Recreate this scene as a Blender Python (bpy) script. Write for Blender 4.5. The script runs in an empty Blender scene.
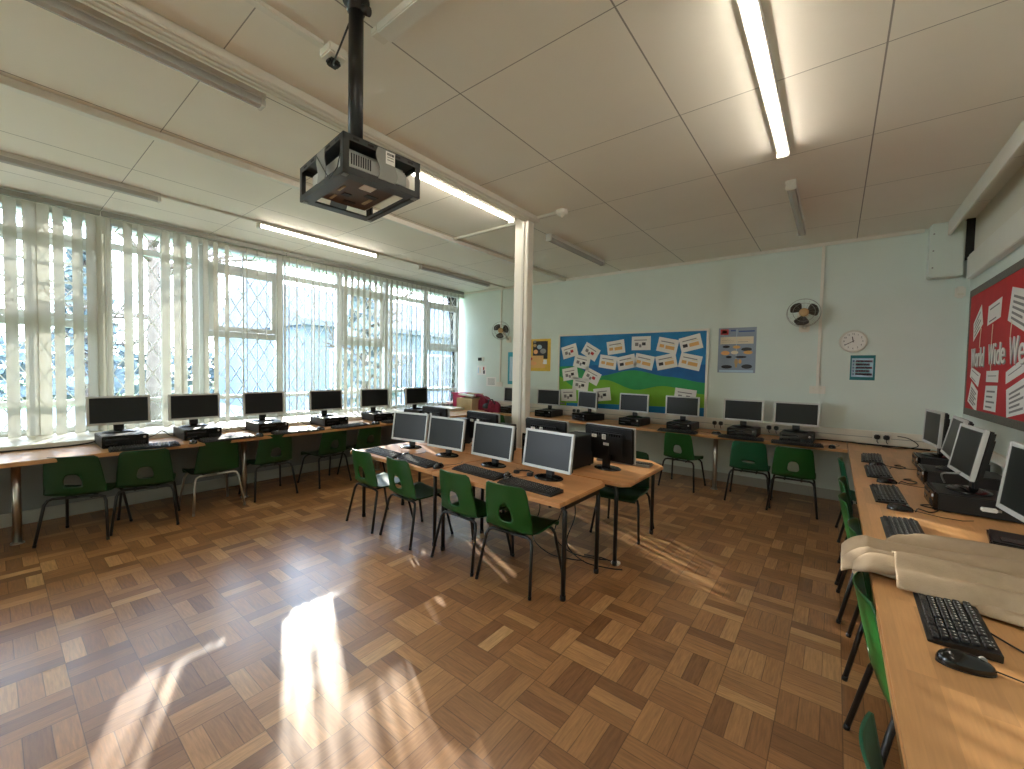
import bpy, bmesh, math, random
from mathutils import Vector, Matrix
random.seed(7)
PI = math.pi
S = bpy.context.scene
COL = S.collection

# ------------------------------------------------------------------ colour / material helpers
def lin(c):
    return tuple((v/12.92 if v <= .04045 else ((v+.055)/1.055)**2.4) for v in [x/255 for x in c])

def mat(name, rgb, rough=.5, metal=0, spec=.5, bump=0, bscale=60, var=0, vscale=8, emit=None, estr=0, trans=0):
    m = bpy.data.materials.new(name); m.use_nodes = True
    nt = m.node_tree; b = nt.nodes['Principled BSDF']
    c = lin(rgb)
    b.inputs['Base Color'].default_value = (*c, 1)
    b.inputs['Roughness'].default_value = rough
    b.inputs['Metallic'].default_value = metal
    b.inputs['Specular IOR Level'].default_value = spec
    if bump or var:
        tc = nt.nodes.new('ShaderNodeTexCoord')
    if var:
        n = nt.nodes.new('ShaderNodeTexNoise'); n.inputs['Scale'].default_value = vscale; n.inputs['Detail'].default_value = 4
        nt.links.new(tc.outputs['Object'], n.inputs['Vector'])
        r = nt.nodes.new('ShaderNodeValToRGB')
        r.color_ramp.elements[0].position = .3; r.color_ramp.elements[1].position = .7
        r.color_ramp.elements[0].color = (*[v*(1-var) for v in c], 1)
        r.color_ramp.elements[1].color = (*[min(1, v*(1+var)) for v in c], 1)
        nt.links.new(n.outputs['Fac'], r.inputs['Fac']); nt.links.new(r.outputs['Color'], b.inputs['Base Color'])
    if bump:
        n = nt.nodes.new('ShaderNodeTexNoise'); n.inputs['Scale'].default_value = bscale; n.inputs['Detail'].default_value = 3
        nt.links.new(tc.outputs['Object'], n.inputs['Vector'])
        bp = nt.nodes.new('ShaderNodeBump'); bp.inputs['Strength'].default_value = bump; bp.inputs['Distance'].default_value = .01
        nt.links.new(n.outputs['Fac'], bp.inputs['Height']); nt.links.new(bp.outputs['Normal'], b.inputs['Normal'])
    if emit:
        b.inputs['Emission Color'].default_value = (*lin(emit), 1); b.inputs['Emission Strength'].default_value = estr
    return m

def N(nt, t, **kw):
    n = nt.nodes.new(t)
    for k, v in kw.items():
        if k in ('op',): n.operation = v
        else: n.inputs[k].default_value = v
    return n

def math_node(nt, op, a, b=None, c=None):
    n = nt.nodes.new('ShaderNodeMath'); n.operation = op
    for i, v in enumerate((a, b, c)):
        if v is None: continue
        if hasattr(v, 'links') or hasattr(v, 'node'): nt.links.new(v, n.inputs[i])
        else: n.inputs[i].default_value = v
    return n.outputs[0]

def parquet():
    m = bpy.data.materials.new('parquet'); m.use_nodes = True
    nt = m.node_tree; b = nt.nodes['Principled BSDF']
    tc = nt.nodes.new('ShaderNodeTexCoord'); sx = nt.nodes.new('ShaderNodeSeparateXYZ')
    nt.links.new(tc.outputs['Object'], sx.inputs[0])
    s = .213
    u = math_node(nt, 'DIVIDE', math_node(nt, 'ADD', sx.outputs[0], 20*s+.14), s)
    v = math_node(nt, 'DIVIDE', math_node(nt, 'ADD', sx.outputs[1], 20*s+.015), s)
    iu = math_node(nt, 'FLOOR', u); iv = math_node(nt, 'FLOOR', v)
    fu = math_node(nt, 'SUBTRACT', u, iu); fv = math_node(nt, 'SUBTRACT', v, iv)
    par = math_node(nt, 'MODULO', math_node(nt, 'ADD', iu, iv), 2.0)
    inv = math_node(nt, 'SUBTRACT', 1.0, par)
    across = math_node(nt, 'ADD', math_node(nt, 'MULTIPLY', fu, par), math_node(nt, 'MULTIPLY', fv, inv))
    along = math_node(nt, 'ADD', math_node(nt, 'MULTIPLY', fv, par), math_node(nt, 'MULTIPLY', fu, inv))
    a3 = math_node(nt, 'MULTIPLY', across, 3.0); fi = math_node(nt, 'FLOOR', a3); fr = math_node(nt, 'SUBTRACT', a3, fi)
    cid = nt.nodes.new('ShaderNodeCombineXYZ')
    nt.links.new(iu, cid.inputs[0]); nt.links.new(iv, cid.inputs[1]); nt.links.new(fi, cid.inputs[2])
    wn = nt.nodes.new('ShaderNodeTexWhiteNoise'); wn.noise_dimensions = '3D'; nt.links.new(cid.outputs[0], wn.inputs['Vector'])
    # grain : stretched noise in finger space, offset per finger
    gv = nt.nodes.new('ShaderNodeCombineXYZ')
    nt.links.new(math_node(nt, 'MULTIPLY', across, 26.0), gv.inputs[0])
    nt.links.new(math_node(nt, 'MULTIPLY', along, 2.2), gv.inputs[1])
    nt.links.new(math_node(nt, 'MULTIPLY', wn.outputs['Value'], 80.0), gv.inputs[2])
    gn = N(nt, 'ShaderNodeTexNoise', Scale=1.0, Detail=5.0, Roughness=.6); nt.links.new(gv.outputs[0], gn.inputs['Vector'])
    ramp = nt.nodes.new('ShaderNodeValToRGB'); cr = ramp.color_ramp
    cols = [(.0, (132, 90, 56)), (.2, (154, 107, 67)), (.5, (166, 118, 74)), (.78, (180, 131, 84)), (.92, (190, 142, 94)), (1.0, (204, 160, 110))]
    cr.elements[0].position = 0; cr.elements[0].color = (*lin(cols[0][1]), 1)
    cr.elements[1].position = 1; cr.elements[1].color = (*lin(cols[-1][1]), 1)
    for p, c in cols[1:-1]:
        e = cr.elements.new(p); e.color = (*lin(c), 1)
    nt.links.new(wn.outputs['Value'], ramp.inputs['Fac'])
    gm = nt.nodes.new('ShaderNodeMapRange'); gm.inputs['From Min'].default_value = .3; gm.inputs['From Max'].default_value = .7
    gm.inputs['To Min'].default_value = .72; gm.inputs['To Max'].default_value = 1.15
    nt.links.new(gn.outputs['Fac'], gm.inputs['Value'])
    # broad worn / faded variation
    wnz = N(nt, 'ShaderNodeTexNoise', Scale=1.1, Detail=3.0); nt.links.new(tc.outputs['Object'], wnz.inputs['Vector'])
    wm = nt.nodes.new('ShaderNodeMapRange'); wm.inputs['From Min'].default_value = .35; wm.inputs['From Max'].default_value = .7
    wm.inputs['To Min'].default_value = .85; wm.inputs['To Max'].default_value = 1.1
    nt.links.new(wnz.outputs['Fac'], wm.inputs['Value'])
    # gaps
    def edge(x, w):
        lo = math_node(nt, 'GREATER_THAN', x, w); hi = math_node(nt, 'LESS_THAN', x, 1-w)
        return math_node(nt, 'MULTIPLY', lo, hi)
    gap = math_node(nt, 'MULTIPLY', edge(fr, .022), edge(along, .008))
    big = math_node(nt, 'MULTIPLY', edge(fu, .008), edge(fv, .008))
    gap = math_node(nt, 'MULTIPLY', gap, big)
    gfac = math_node(nt, 'ADD', math_node(nt, 'MULTIPLY', gap, .5), .5)
    k = math_node(nt, 'MULTIPLY', math_node(nt, 'MULTIPLY', gm.outputs[0], wm.outputs[0]), gfac)
    vm = nt.nodes.new('ShaderNodeVectorMath'); vm.operation = 'SCALE'
    nt.links.new(ramp.outputs['Color'], vm.inputs[0]); nt.links.new(k, vm.inputs['Scale'])
    nt.links.new(vm.outputs[0], b.inputs['Base Color'])
    rr = nt.nodes.new('ShaderNodeMapRange'); rr.inputs['To Min'].default_value = .36; rr.inputs['To Max'].default_value = .52
    nt.links.new(gn.outputs['Fac'], rr.inputs['Value'])
    rw = math_node(nt, 'ADD', rr.outputs[0], math_node(nt, 'MULTIPLY', wn.outputs['Value'], .05))
    nt.links.new(rw, b.inputs['Roughness'])
    b.inputs['Specular IOR Level'].default_value = .45
    b.inputs['Coat Weight'].default_value = .6; b.inputs['Coat Roughness'].default_value = .23; b.inputs['Coat Tint'].default_value = (1, 1, 1, 1)
    bp = nt.nodes.new('ShaderNodeBump'); bp.inputs['Strength'].default_value = .35; bp.inputs['Distance'].default_value = .002
    hh = math_node(nt, 'ADD', gap, math_node(nt, 'MULTIPLY', gn.outputs['Fac'], .35))
    hh = math_node(nt, 'ADD', hh, math_node(nt, 'MULTIPLY', wn.outputs['Value'], .5))
    nt.links.new(hh, bp.inputs['Height']); nt.links.new(bp.outputs['Normal'], b.inputs['Normal'])
    return m

def beech(name, rgb, length_axis=1):
    m = bpy.data.materials.new(name); m.use_nodes = True
    nt = m.node_tree; b = nt.nodes['Principled BSDF']
    tc = nt.nodes.new('ShaderNodeTexCoord'); sx = nt.nodes.new('ShaderNodeSeparateXYZ')
    nt.links.new(tc.outputs['Object'], sx.inputs[0])
    L, W = (sx.outputs[1], sx.outputs[0]) if length_axis == 1 else (sx.outputs[0], sx.outputs[1])
    w = math_node(nt, 'DIVIDE', math_node(nt, 'ADD', W, 20.0), .055); iw = math_node(nt, 'FLOOR', w)
    off = nt.nodes.new('ShaderNodeTexWhiteNoise'); off.noise_dimensions = '1D'; nt.links.new(iw, off.inputs['W'])
    l = math_node(nt, 'ADD', math_node(nt, 'DIVIDE', math_node(nt, 'ADD', L, 20.0), .42), off.outputs['Value']); il = math_node(nt, 'FLOOR', l)
    cid = nt.nodes.new('ShaderNodeCombineXYZ'); nt.links.new(iw, cid.inputs[0]); nt.links.new(il, cid.inputs[1])
    wn = nt.nodes.new('ShaderNodeTexWhiteNoise'); nt.links.new(cid.outputs[0], wn.inputs['Vector'])
    gv = nt.nodes.new('ShaderNodeCombineXYZ')
    nt.links.new(math_node(nt, 'MULTIPLY', W, 140.0), gv.inputs[0]); nt.links.new(math_node(nt, 'MULTIPLY', L, 9.0), gv.inputs[1])
    nt.links.new(math_node(nt, 'MULTIPLY', wn.outputs['Value'], 50.0), gv.inputs[2])
    gn = N(nt, 'ShaderNodeTexNoise', Scale=1.0, Detail=4.0); nt.links.new(gv.outputs[0], gn.inputs['Vector'])
    k = math_node(nt, 'ADD', math_node(nt, 'MULTIPLY', wn.outputs['Value'], .20), math_node(nt, 'MULTIPLY', gn.outputs['Fac'], .30))
    k = math_node(nt, 'ADD', k, .75)
    vm = nt.nodes.new('ShaderNodeVectorMath'); vm.operation = 'SCALE'
    vm.inputs[0].default_value = lin(rgb); nt.links.new(k, vm.inputs['Scale'])
    nt.links.new(vm.outputs[0], b.inputs['Base Color'])
    b.inputs['Roughness'].default_value = .38; b.inputs['Specular IOR Level'].default_value = .45
    return m

def ceiling_mat():
    m = bpy.data.materials.new('ceiling_boards'); m.use_nodes = True
    nt = m.node_tree; b = nt.nodes['Principled BSDF']
    tc = nt.nodes.new('ShaderNodeTexCoord'); sx = nt.nodes.new('ShaderNodeSeparateXYZ')
    nt.links.new(tc.outputs['Object'], sx.inputs[0])
    s = .8805
    u = math_node(nt, 'DIVIDE', math_node(nt, 'ADD', sx.outputs[0], -.125+20*s), s)
    v = math_node(nt, 'DIVIDE', math_node(nt, 'ADD', sx.outputs[1], -1.588+20*s), s)
    fu = math_node(nt, 'FRACT', u); fv = math_node(nt, 'FRACT', v)
    def d(f): return math_node(nt, 'MINIMUM', f, math_node(nt, 'SUBTRACT', 1.0, f))
    eu = math_node(nt, 'GREATER_THAN', d(fu), .0042); ev = math_node(nt, 'GREATER_THAN', d(fv), .0028)
    g = math_node(nt, 'MULTIPLY', eu, ev)
    cid = nt.nodes.new('ShaderNodeCombineXYZ'); nt.links.new(math_node(nt, 'FLOOR', u), cid.inputs[0]); nt.links.new(math_node(nt, 'FLOOR', v), cid.inputs[1])
    wn = nt.nodes.new('ShaderNodeTexWhiteNoise'); nt.links.new(cid.outputs[0], wn.inputs['Vector'])
    nz = N(nt, 'ShaderNodeTexNoise', Scale=3.0, Detail=6.0); nt.links.new(tc.outputs['Object'], nz.inputs['Vector'])
    k = math_node(nt, 'ADD', math_node(nt, 'MULTIPLY', wn.outputs['Value'], .04), math_node(nt, 'MULTIPLY', nz.outputs['Fac'], .07))
    k = math_node(nt, 'ADD', k, .92)
    k = math_node(nt, 'MULTIPLY', k, math_node(nt, 'ADD', math_node(nt, 'MULTIPLY', g, .62), .38))
    vm = nt.nodes.new('ShaderNodeVectorMath'); vm.operation = 'SCALE'
    vm.inputs[0].default_value = lin((236, 233, 222)); nt.links.new(k, vm.inputs['Scale'])
    nt.links.new(vm.outputs[0], b.inputs['Base Color']); b.inputs['Roughness'].default_value = .75
    fine = N(nt, 'ShaderNodeTexNoise', Scale=90.0, Detail=3.0); nt.links.new(tc.outputs['Object'], fine.inputs['Vector'])
    h = math_node(nt, 'ADD', math_node(nt, 'MULTIPLY', fine.outputs['Fac'], .4), g)
    bp = nt.nodes.new('ShaderNodeBump'); bp.inputs['Strength'].default_value = .35; bp.inputs['Distance'].default_value = .004
    nt.links.new(h, bp.inputs['Height']); nt.links.new(bp.outputs['Normal'], b.inputs['Normal'])
    return m

def glass_mat():
    m = bpy.data.materials.new('window_glass'); m.use_nodes = True
    nt = m.node_tree; nt.nodes.remove(nt.nodes['Principled BSDF'])
    out = nt.nodes['Material Output']
    t = N(nt, 'ShaderNodeBsdfTransparent', Color=(.93, .96, .97, 1)); g = N(nt, 'ShaderNodeBsdfGlossy', Roughness=.02)
    f = N(nt, 'ShaderNodeFresnel', IOR=1.45); mx = nt.nodes.new('ShaderNodeMixShader')
    nt.links.new(f.outputs[0], mx.inputs[0]); nt.links.new(t.outputs[0], mx.inputs[1]); nt.links.new(g.outputs[0], mx.inputs[2])
    nt.links.new(mx.outputs[0], out.inputs[0])
    return m

def slat_mat():
    m = bpy.data.materials.new('blind_fabric'); m.use_nodes = True
    nt = m.node_tree; nt.nodes.remove(nt.nodes['Principled BSDF'])
    out = nt.nodes['Material Output']
    c = (*lin((206, 206, 194)), 1)
    d = N(nt, 'ShaderNodeBsdfDiffuse', Color=c); t = N(nt, 'ShaderNodeBsdfTranslucent', Color=(*lin((172, 170, 160)), 1))
    mx = nt.nodes.new('ShaderNodeMixShader'); mx.inputs[0].default_value = .3
    nt.links.new(d.outputs[0], mx.inputs[1]); nt.links.new(t.outputs[0], mx.inputs[2]); nt.links.new(mx.outputs[0], out.inputs[0])
    return m

M = dict(
    floor=parquet(), ceiling=ceiling_mat(), glass=glass_mat(), slat=slat_mat(),
    wall=mat('mint_wall', (214, 226, 219), .7, bump=.12, bscale=40, var=.02, vscale=3),
    wall_low=mat('grey_wall_lower', (126, 130, 128), .7, bump=.1, bscale=40),  # lower wall darkened to stand in for the dimness under the bench
    white=mat('white_paint', (226, 224, 214), .45, var=.03, vscale=5),
    cream=mat('cream_trunking', (222, 218, 204), .5), skirt=mat('grey_skirting_paint', (168, 168, 158), .45),  # skirting colour darkened too, for the dim area under the benches
    frame=mat('white_window_frame', (214, 217, 214), .35),
    beech=beech('beech_worktop', (200, 150, 100), 1), beech_x=beech('beech_worktop_back', (200, 150, 100), 0),
    table=beech('table_laminate', (196, 142, 94), 0), lip=mat('beech_edge', (184, 132, 84), .35, var=.08, vscale=20),
    chrome=mat('brushed_steel', (190, 188, 182), .28, 1), darkmetal=mat('black_tube', (22, 22, 23), .35, .0, .5),
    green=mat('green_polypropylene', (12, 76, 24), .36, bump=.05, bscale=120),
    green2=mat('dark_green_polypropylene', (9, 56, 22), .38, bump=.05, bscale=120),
    teal=mat('teal_green_polypropylene', (10, 84, 54), .38, bump=.05, bscale=120),
    black=mat('black_plastic', (19, 19, 20), .42), black2=mat('black_case', (26, 26, 27), .5, bump=.04, bscale=200),
    gloss=mat('gloss_black', (14, 14, 15), .18), key=mat('key_plastic', (32, 32, 34), .45),
    silver=mat('silver_plastic', (196, 197, 195), .38, .15), screen=mat('dark_screen', (27, 30, 31), .34, spec=.3),
    grey=mat('grey_plastic', (140, 141, 136), .45), rail=mat('shadow_grey_rail', (150, 150, 142), .5), cagegrey=mat('pale_inner_case', (196, 196, 190), .45), dgrey=mat('dark_grey_metal', (58, 59, 58), .45, .2),
    paper=mat('white_paper', (232, 231, 226), .7), ink=mat('ink_marks', (132, 130, 130), .7), ink_dark=mat('dark_print', (46, 46, 52), .7),
    orange=mat('orange_print', (226, 178, 110), .7), redp=mat('red_print', (190, 60, 60), .7), blue_print=mat('blue_print', (70, 96, 150), .7),
    board_blue=mat('blue_backing_paper', (22, 122, 178), .65, var=.10, vscale=6), hill_green=mat('green_backing_paper', (42, 150, 84), .65, var=.08, vscale=6),
    hill_lime=mat('lime_backing_paper', (118, 176, 44), .65, var=.08, vscale=6), deep_blue=mat('deep_blue_backing_paper', (18, 98, 160), .65, var=.1, vscale=7),
    red=mat('red_backing_paper', (188, 36, 42), .7, var=.06, vscale=9), border=mat('grey_border_roll', (106, 106, 98), .7, var=.2, vscale=60),
    coat=mat('beige_wool', (172, 150, 124), .85, bump=.25, bscale=260, var=.05, vscale=30), coat_lining=mat('beige_lining', (160, 142, 108), .6),
    lamp_body=mat('lamp_body_white', (205, 203, 196), .4), diff_off=mat('prismatic_diffuser', (176, 176, 172), .25, bump=.15, bscale=300),
    lit=mat('lit_tube', (255, 250, 240), .4, emit=(255, 243, 226), estr=19.0),
    fan_blade=mat('smoked_fan_blade', (48, 42, 34), .3), tan=mat('tan_plastic', (190, 156, 108), .45),
    pink=mat('pink_plastic', (206, 62, 112), .5, var=.12, vscale=14), crimson=mat('crimson_fabric', (128, 24, 52), .8, var=.2, vscale=18), card=mat('cardboard', (190, 170, 134), .75, var=.06, vscale=14),
    gap_shade=mat('dark_gap', (30, 28, 26), .8), brass=mat('brown_board', (84, 62, 48), .5, .1),  # near-black colour painted in for the shade inside gaps and slots
    poster_grey=mat('grey_blue_poster', (140, 154, 172), .55, var=.05, vscale=10), poster_teal=mat('teal_poster', (30, 120, 128), .5), poster_yellow=mat('yellow_poster', (226, 186, 66), .55, var=.1, vscale=12),
    poster_aqua=mat('aqua_poster', (60, 160, 182), .55), pale_blue=mat('pale_blue_print', (180, 208, 226), .6), peach=mat('peach_print', (236, 170, 110), .6), magenta=mat('magenta_print', (170, 62, 96), .6), cream_print=mat('cream_print', (228, 216, 190), .6),
    bark=mat('tree_bark', (96, 84, 74), .9, bump=.5, bscale=14, var=.2, vscale=8), grass=mat('grass_lawn', (96, 128, 66), .95, var=.25, vscale=5), tarmac=mat('pale_tarmac', (150, 154, 158), .9, var=.08, vscale=2),
    leaf=mat('hazy_foliage', (100, 114, 116), .9, var=.3, vscale=5), render=mat('grey_render', (102, 118, 132), .8, var=.05, vscale=1), roof=mat('slate_roof', (84, 92, 100), .7, var=.15, vscale=8), pane=mat('dark_pane', (70, 84, 98), .15),  # leaf colour tinted grey-blue so the greenery looks hazy
    brick=mat('building_band', (128, 136, 150), .85),
)

# ------------------------------------------------------------------ mesh builder
class MB:
    def __init__(s): s.bm = bmesh.new(); s.mats = []
    def mi(s, m):
        if m not in s.mats: s.mats.append(m)
        return s.mats.index(m)
    def _merge(s, b2, m, mx=None, smooth=False):
        i = s.mi(m)
        if mx is not None: b2.transform(mx)
        vm = {}
        for v in b2.verts: vm[v] = s.bm.verts.new(v.co)
        for f in b2.faces:
            try: nf = s.bm.faces.new([vm[v] for v in f.verts])
            except ValueError: continue
            nf.material_index = i; nf.smooth = smooth or f.smooth
        b2.free(); return s
    def box(s, a, b, m, bev=0, mx=None, seg=2):
        b2 = bmesh.new(); bmesh.ops.create_cube(b2, size=1)
        a, b = Vector(a), Vector(b); c = (a+b)/2; d = b-a
        b2.transform(Matrix.Translation(c) @ Matrix.Diagonal((abs(d.x), abs(d.y), abs(d.z), 1)))
        if bev: bmesh.ops.bevel(b2, geom=list(b2.edges), offset=bev, segments=seg, affect='EDGES', clamp_overlap=True)
        return s._merge(b2, m, mx)
    def prism(s, pts, z0, z1, m, bev=0, mx=None):
        b2 = bmesh.new(); vs = [b2.verts.new((x, y, z0)) for x, y in pts]; f = b2.faces.new(vs)
        r = bmesh.ops.extrude_face_region(b2, geom=[f])
        bmesh.ops.translate(b2, verts=[g for g in r['geom'] if isinstance(g, bmesh.types.BMVert)], vec=(0, 0, z1-z0))
        bmesh.ops.recalc_face_normals(b2, faces=list(b2.faces))
        if bev: bmesh.ops.bevel(b2, geom=list(b2.edges), offset=bev, segments=2, affect='EDGES', clamp_overlap=True)
        return s._merge(b2, m, mx)
    def tube(s, pts, r, m, n=8, caps=True, mx=None, r2=None):
        pts = [Vector(p) for p in pts]; b2 = bmesh.new(); rings = []
        prev = None
        for i, p in enumerate(pts):
            t = (pts[min(i+1, len(pts)-1)] - pts[max(i-1, 0)]).normalized()
            if prev is None:
                up = Vector((0, 0, 1)) if abs(t.z) < .9 else Vector((1, 0, 0)); x = t.cross(up).normalized()
            else:
                x = (prev - t*prev.dot(t)).normalized()
            prev = x; y = t.cross(x)
            rr = r if r2 is None else r + (r2-r)*i/(len(pts)-1)
            rings.append([b2.verts.new(p + (x*math.cos(2*PI*k/n) + y*math.sin(2*PI*k/n))*rr) for k in range(n)])
        for a, b in zip(rings, rings[1:]):
            for k in range(n):
                f = b2.faces.new((a[k], a[(k+1) % n], b[(k+1) % n], b[k])); f.smooth = True
        if caps: b2.faces.new(rings[0][::-1]); b2.faces.new(rings[-1])
        bmesh.ops.recalc_face_normals(b2, faces=list(b2.faces))
        return s._merge(b2, m, mx)
    def lathe(s, prof, m, n=24, mx=None, smooth=True):
        b2 = bmesh.new(); rings = []
        for r, z in prof:
            if r < 1e-6: rings.append([b2.verts.new((0, 0, z))])
            else: rings.append([b2.verts.new((r*math.cos(2*PI*k/n), r*math.sin(2*PI*k/n), z)) for k in range(n)])
        for a, b in zip(rings, rings[1:]):
            for k in range(n):
                q = [a[k % len(a)], a[(k+1) % n % len(a)], b[(k+1) % n % len(b)], b[k % len(b)]]
                q2 = []
                for v in q:
                    if v not in q2: q2.append(v)
                if len(q2) > 2:
                    f = b2.faces.new(q2); f.smooth = smooth
        bmesh.ops.recalc_face_normals(b2, faces=list(b2.faces))
        return s._merge(b2, m, mx)
    def bar(s, p, q, w, d, m, up=(1, 0, 0)):
        p, q, up = Vector(p), Vector(q), Vector(up); t = (q-p).normalized(); x = t.cross(up).normalized(); y = x.cross(t)
        b2 = bmesh.new(); vs = []
        for e in (p, q):
            for sx, sy in ((-1, -1), (1, -1), (1, 1), (-1, 1)): vs.append(b2.verts.new(e + x*sx*w/2 + y*sy*d/2))
        for f in ((0, 1, 2, 3), (7, 6, 5, 4), (0, 4, 5, 1), (1, 5, 6, 2), (2, 6, 7, 3), (3, 7, 4, 0)): b2.faces.new([vs[i] for i in f])
        return s._merge(b2, m)
    def grid(s, fn, nu, nv, m, smooth=True, mx=None, skip=None):
        b2 = bmesh.new(); g = [[b2.verts.new(fn(i/nu, j/nv)) for j in range(nv+1)] for i in range(nu+1)]
        for i in range(nu):
            for j in range(nv):
                if skip and skip(i, j): continue
                f = b2.faces.new((g[i][j], g[i+1][j], g[i+1][j+1], g[i][j+1])); f.smooth = smooth
        for v in [v for v in b2.verts if not v.link_faces]: b2.verts.remove(v)
        return s._merge(b2, m, mx)
    def add(s, b2, m, mx=None, smooth=False): return s._merge(b2, m, mx, smooth)
    def build(s, name, parent=None, solid=0, subd=0, off=-1):
        me = bpy.data.meshes.new(name); s.bm.to_mesh(me); s.bm.free()
        for m in s.mats: me.materials.append(m)
        o = bpy.data.objects.new(name, me); COL.objects.link(o)
        if parent is not None: o.parent = parent
        if solid:
            md = o.modifiers.new('s', 'SOLIDIFY'); md.thickness = solid; md.offset = off
        if subd:
            md = o.modifiers.new('d', 'SUBSURF'); md.levels = subd; md.render_levels = subd
        return o

def tag(o, label, cat, group=None, kind=None):
    o['label'] = label; o['category'] = cat
    if group: o['group'] = group
    if kind: o['kind'] = kind
    return o
def thing(name, label, cat, loc=(0, 0, 0), rz=0, group=None):
    o = bpy.data.objects.new(name, None); COL.objects.link(o); o.empty_display_size = .1
    o.location = loc; o.rotation_euler = (0, 0, rz)
    return tag(o, label, cat, group)
def struct(o, label, cat='room part'):
    o['kind'] = 'structure'; o['label'] = label; o['category'] = cat; return o
def copy_tree(o, parent=None):
    c = o.copy(); COL.objects.link(c)
    if parent is not None: c.parent = parent
    for ch in [x for x in ALLKIDS(o)]: copy_tree(ch, c)
    return c
def ALLKIDS(o): return list(o.children)
def sub_label(o, name, text):
    for c in o.children:
        if c.name.split('.')[0] == name: c['label'] = text

RX = lambda a: Matrix.Rotation(a, 4, 'X')
RY = lambda a: Matrix.Rotation(a, 4, 'Y')
RZ = lambda a: Matrix.Rotation(a, 4, 'Z')
T = lambda *v: Matrix.Translation(Vector(v))

# ------------------------------------------------------------------ room constants
XL, XR, YB, YF, ZC = -5.75, .97, 5.764, -4.6, 2.84
BZ = .655           # bench top height
TZ = .61           # classroom table height
LOWX = -5.30       # boxed lower wall below the windows

# floor, ceiling
struct(MB().box((XL-.3, YF-.2, -.12), (XR+.2, YB+.2, 0), M['floor']).build('floor'), 'worn basket-weave wooden parquet floor', 'floor')
struct(MB().box((XL-.3, YF-.2, ZC), (XR+.2, YB+.2, ZC+.12), M['ceiling']).build('ceiling'), 'off-white ceiling of square boards with dark joints', 'ceiling')
struct(MB().box((XL-.3, YB, 0), (XR+.2, YB+.2, ZC), M['wall']).build('wall_back'), 'pale mint green back wall', 'wall')
struct(MB().box((XR, YF-.2, 0), (XR+.2, YB, ZC), M['wall']).build('wall_right'), 'pale mint green right wall', 'wall')
struct(MB().box((XL-.3, YF-.2, 0), (XR+.2, YF, ZC), M['wall']).build('wall_front'), 'pale wall behind the camera', 'wall')
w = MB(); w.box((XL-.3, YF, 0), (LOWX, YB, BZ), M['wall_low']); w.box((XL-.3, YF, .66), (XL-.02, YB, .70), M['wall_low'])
w.box((XL-.3, YF, 2.74), (XL, YB, ZC), M['white'])
struct(w.build('wall_left'), 'low wall under the windows and strip above them', 'wall')
struct(MB().box((XL-.02, YF, BZ), (-5.03, 5.10, .695), M['white'], .004).build('window_sill'), 'white window sill board behind the left bench', 'sill')
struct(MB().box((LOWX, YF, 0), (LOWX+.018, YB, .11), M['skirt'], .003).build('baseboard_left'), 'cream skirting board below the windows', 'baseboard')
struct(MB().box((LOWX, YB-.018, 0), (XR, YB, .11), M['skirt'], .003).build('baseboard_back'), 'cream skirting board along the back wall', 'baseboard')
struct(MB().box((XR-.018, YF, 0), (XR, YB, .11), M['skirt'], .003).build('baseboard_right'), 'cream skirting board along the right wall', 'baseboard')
struct(MB().box((XL, YB-.03, ZC-.035), (.64, YB, ZC), M['white'], .006).build('trim_1'), 'thin white cornice at top of back wall', 'trim')
# top of the right wall : fascia, pelmet, corner boxing
struct(MB().box((.78, YF, 2.71), (.80, 5.60, ZC), M['white'], .003).build('trim_2'), 'cream fascia board hanging from ceiling near right wall', 'trim')
p = MB(); p.box((.915, YF, 2.285), (XR, 5.60, 2.49), M['white'], .006); p.box((.925, YF, 2.49), (XR, 5.60, 2.51), M['white'], .004)
struct(p.build('trim_3'), 'cream boxed pelmet beam along top of right wall', 'trim')
p = MB(); p.box((.665, 5.60, 2.33), (.90, YB, ZC), M['wall'], .012)
for z in (2.42, 2.58, 2.74): p.lathe([(0, .004), (.006, .003), (.007, 0)], M['grey'], 8, T(.69, 5.60, z) @ RX(PI/2))
struct(p.build('trim_4'), 'square boxed-in corner cover at top of back wall', 'trim')
struct(MB().box((.90, 5.60, 2.49), (XR, YB, ZC), M['gap_shade']).build('trim_5'), 'dark block standing in for the shaded recess beside the corner cover', 'trim')  # solid dark fill, painted in for the shade of the recess
struct(MB().box((.955, YF, 2.51), (XR, 5.60, ZC), M['cream']).build('trim_15'), 'cream panel above the pelmet on the right wall', 'trim')
# dado trunking
p = MB(); p.box((LOWX+.1, YB-.035, BZ+.01), (XR, YB, BZ+.145), M['cream'], .005); p.box((LOWX+.1, YB-.038, BZ+.075), (XR, YB-.03, BZ+.080), M['grey'])
struct(p.build('trim_6'), 'cream dado trunking above the back bench', 'trim')
struct(MB().box((XR-.035, YF, BZ+.10), (XR, YB-.035, BZ+.17), M['cream'], .005).build('trim_7'), 'cream dado trunking along the right wall', 'trim')
# column
p = MB(); p.box((-2.51, 3.20, 0), (-2.35, 3.295, ZC), M['white'], .006); p.box((-2.415, 3.185, 0), (-2.385, 3.2, ZC), M['lamp_body'], .004)
struct(p.build('column'), 'white square column between the classroom tables and ceiling', 'column')
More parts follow.
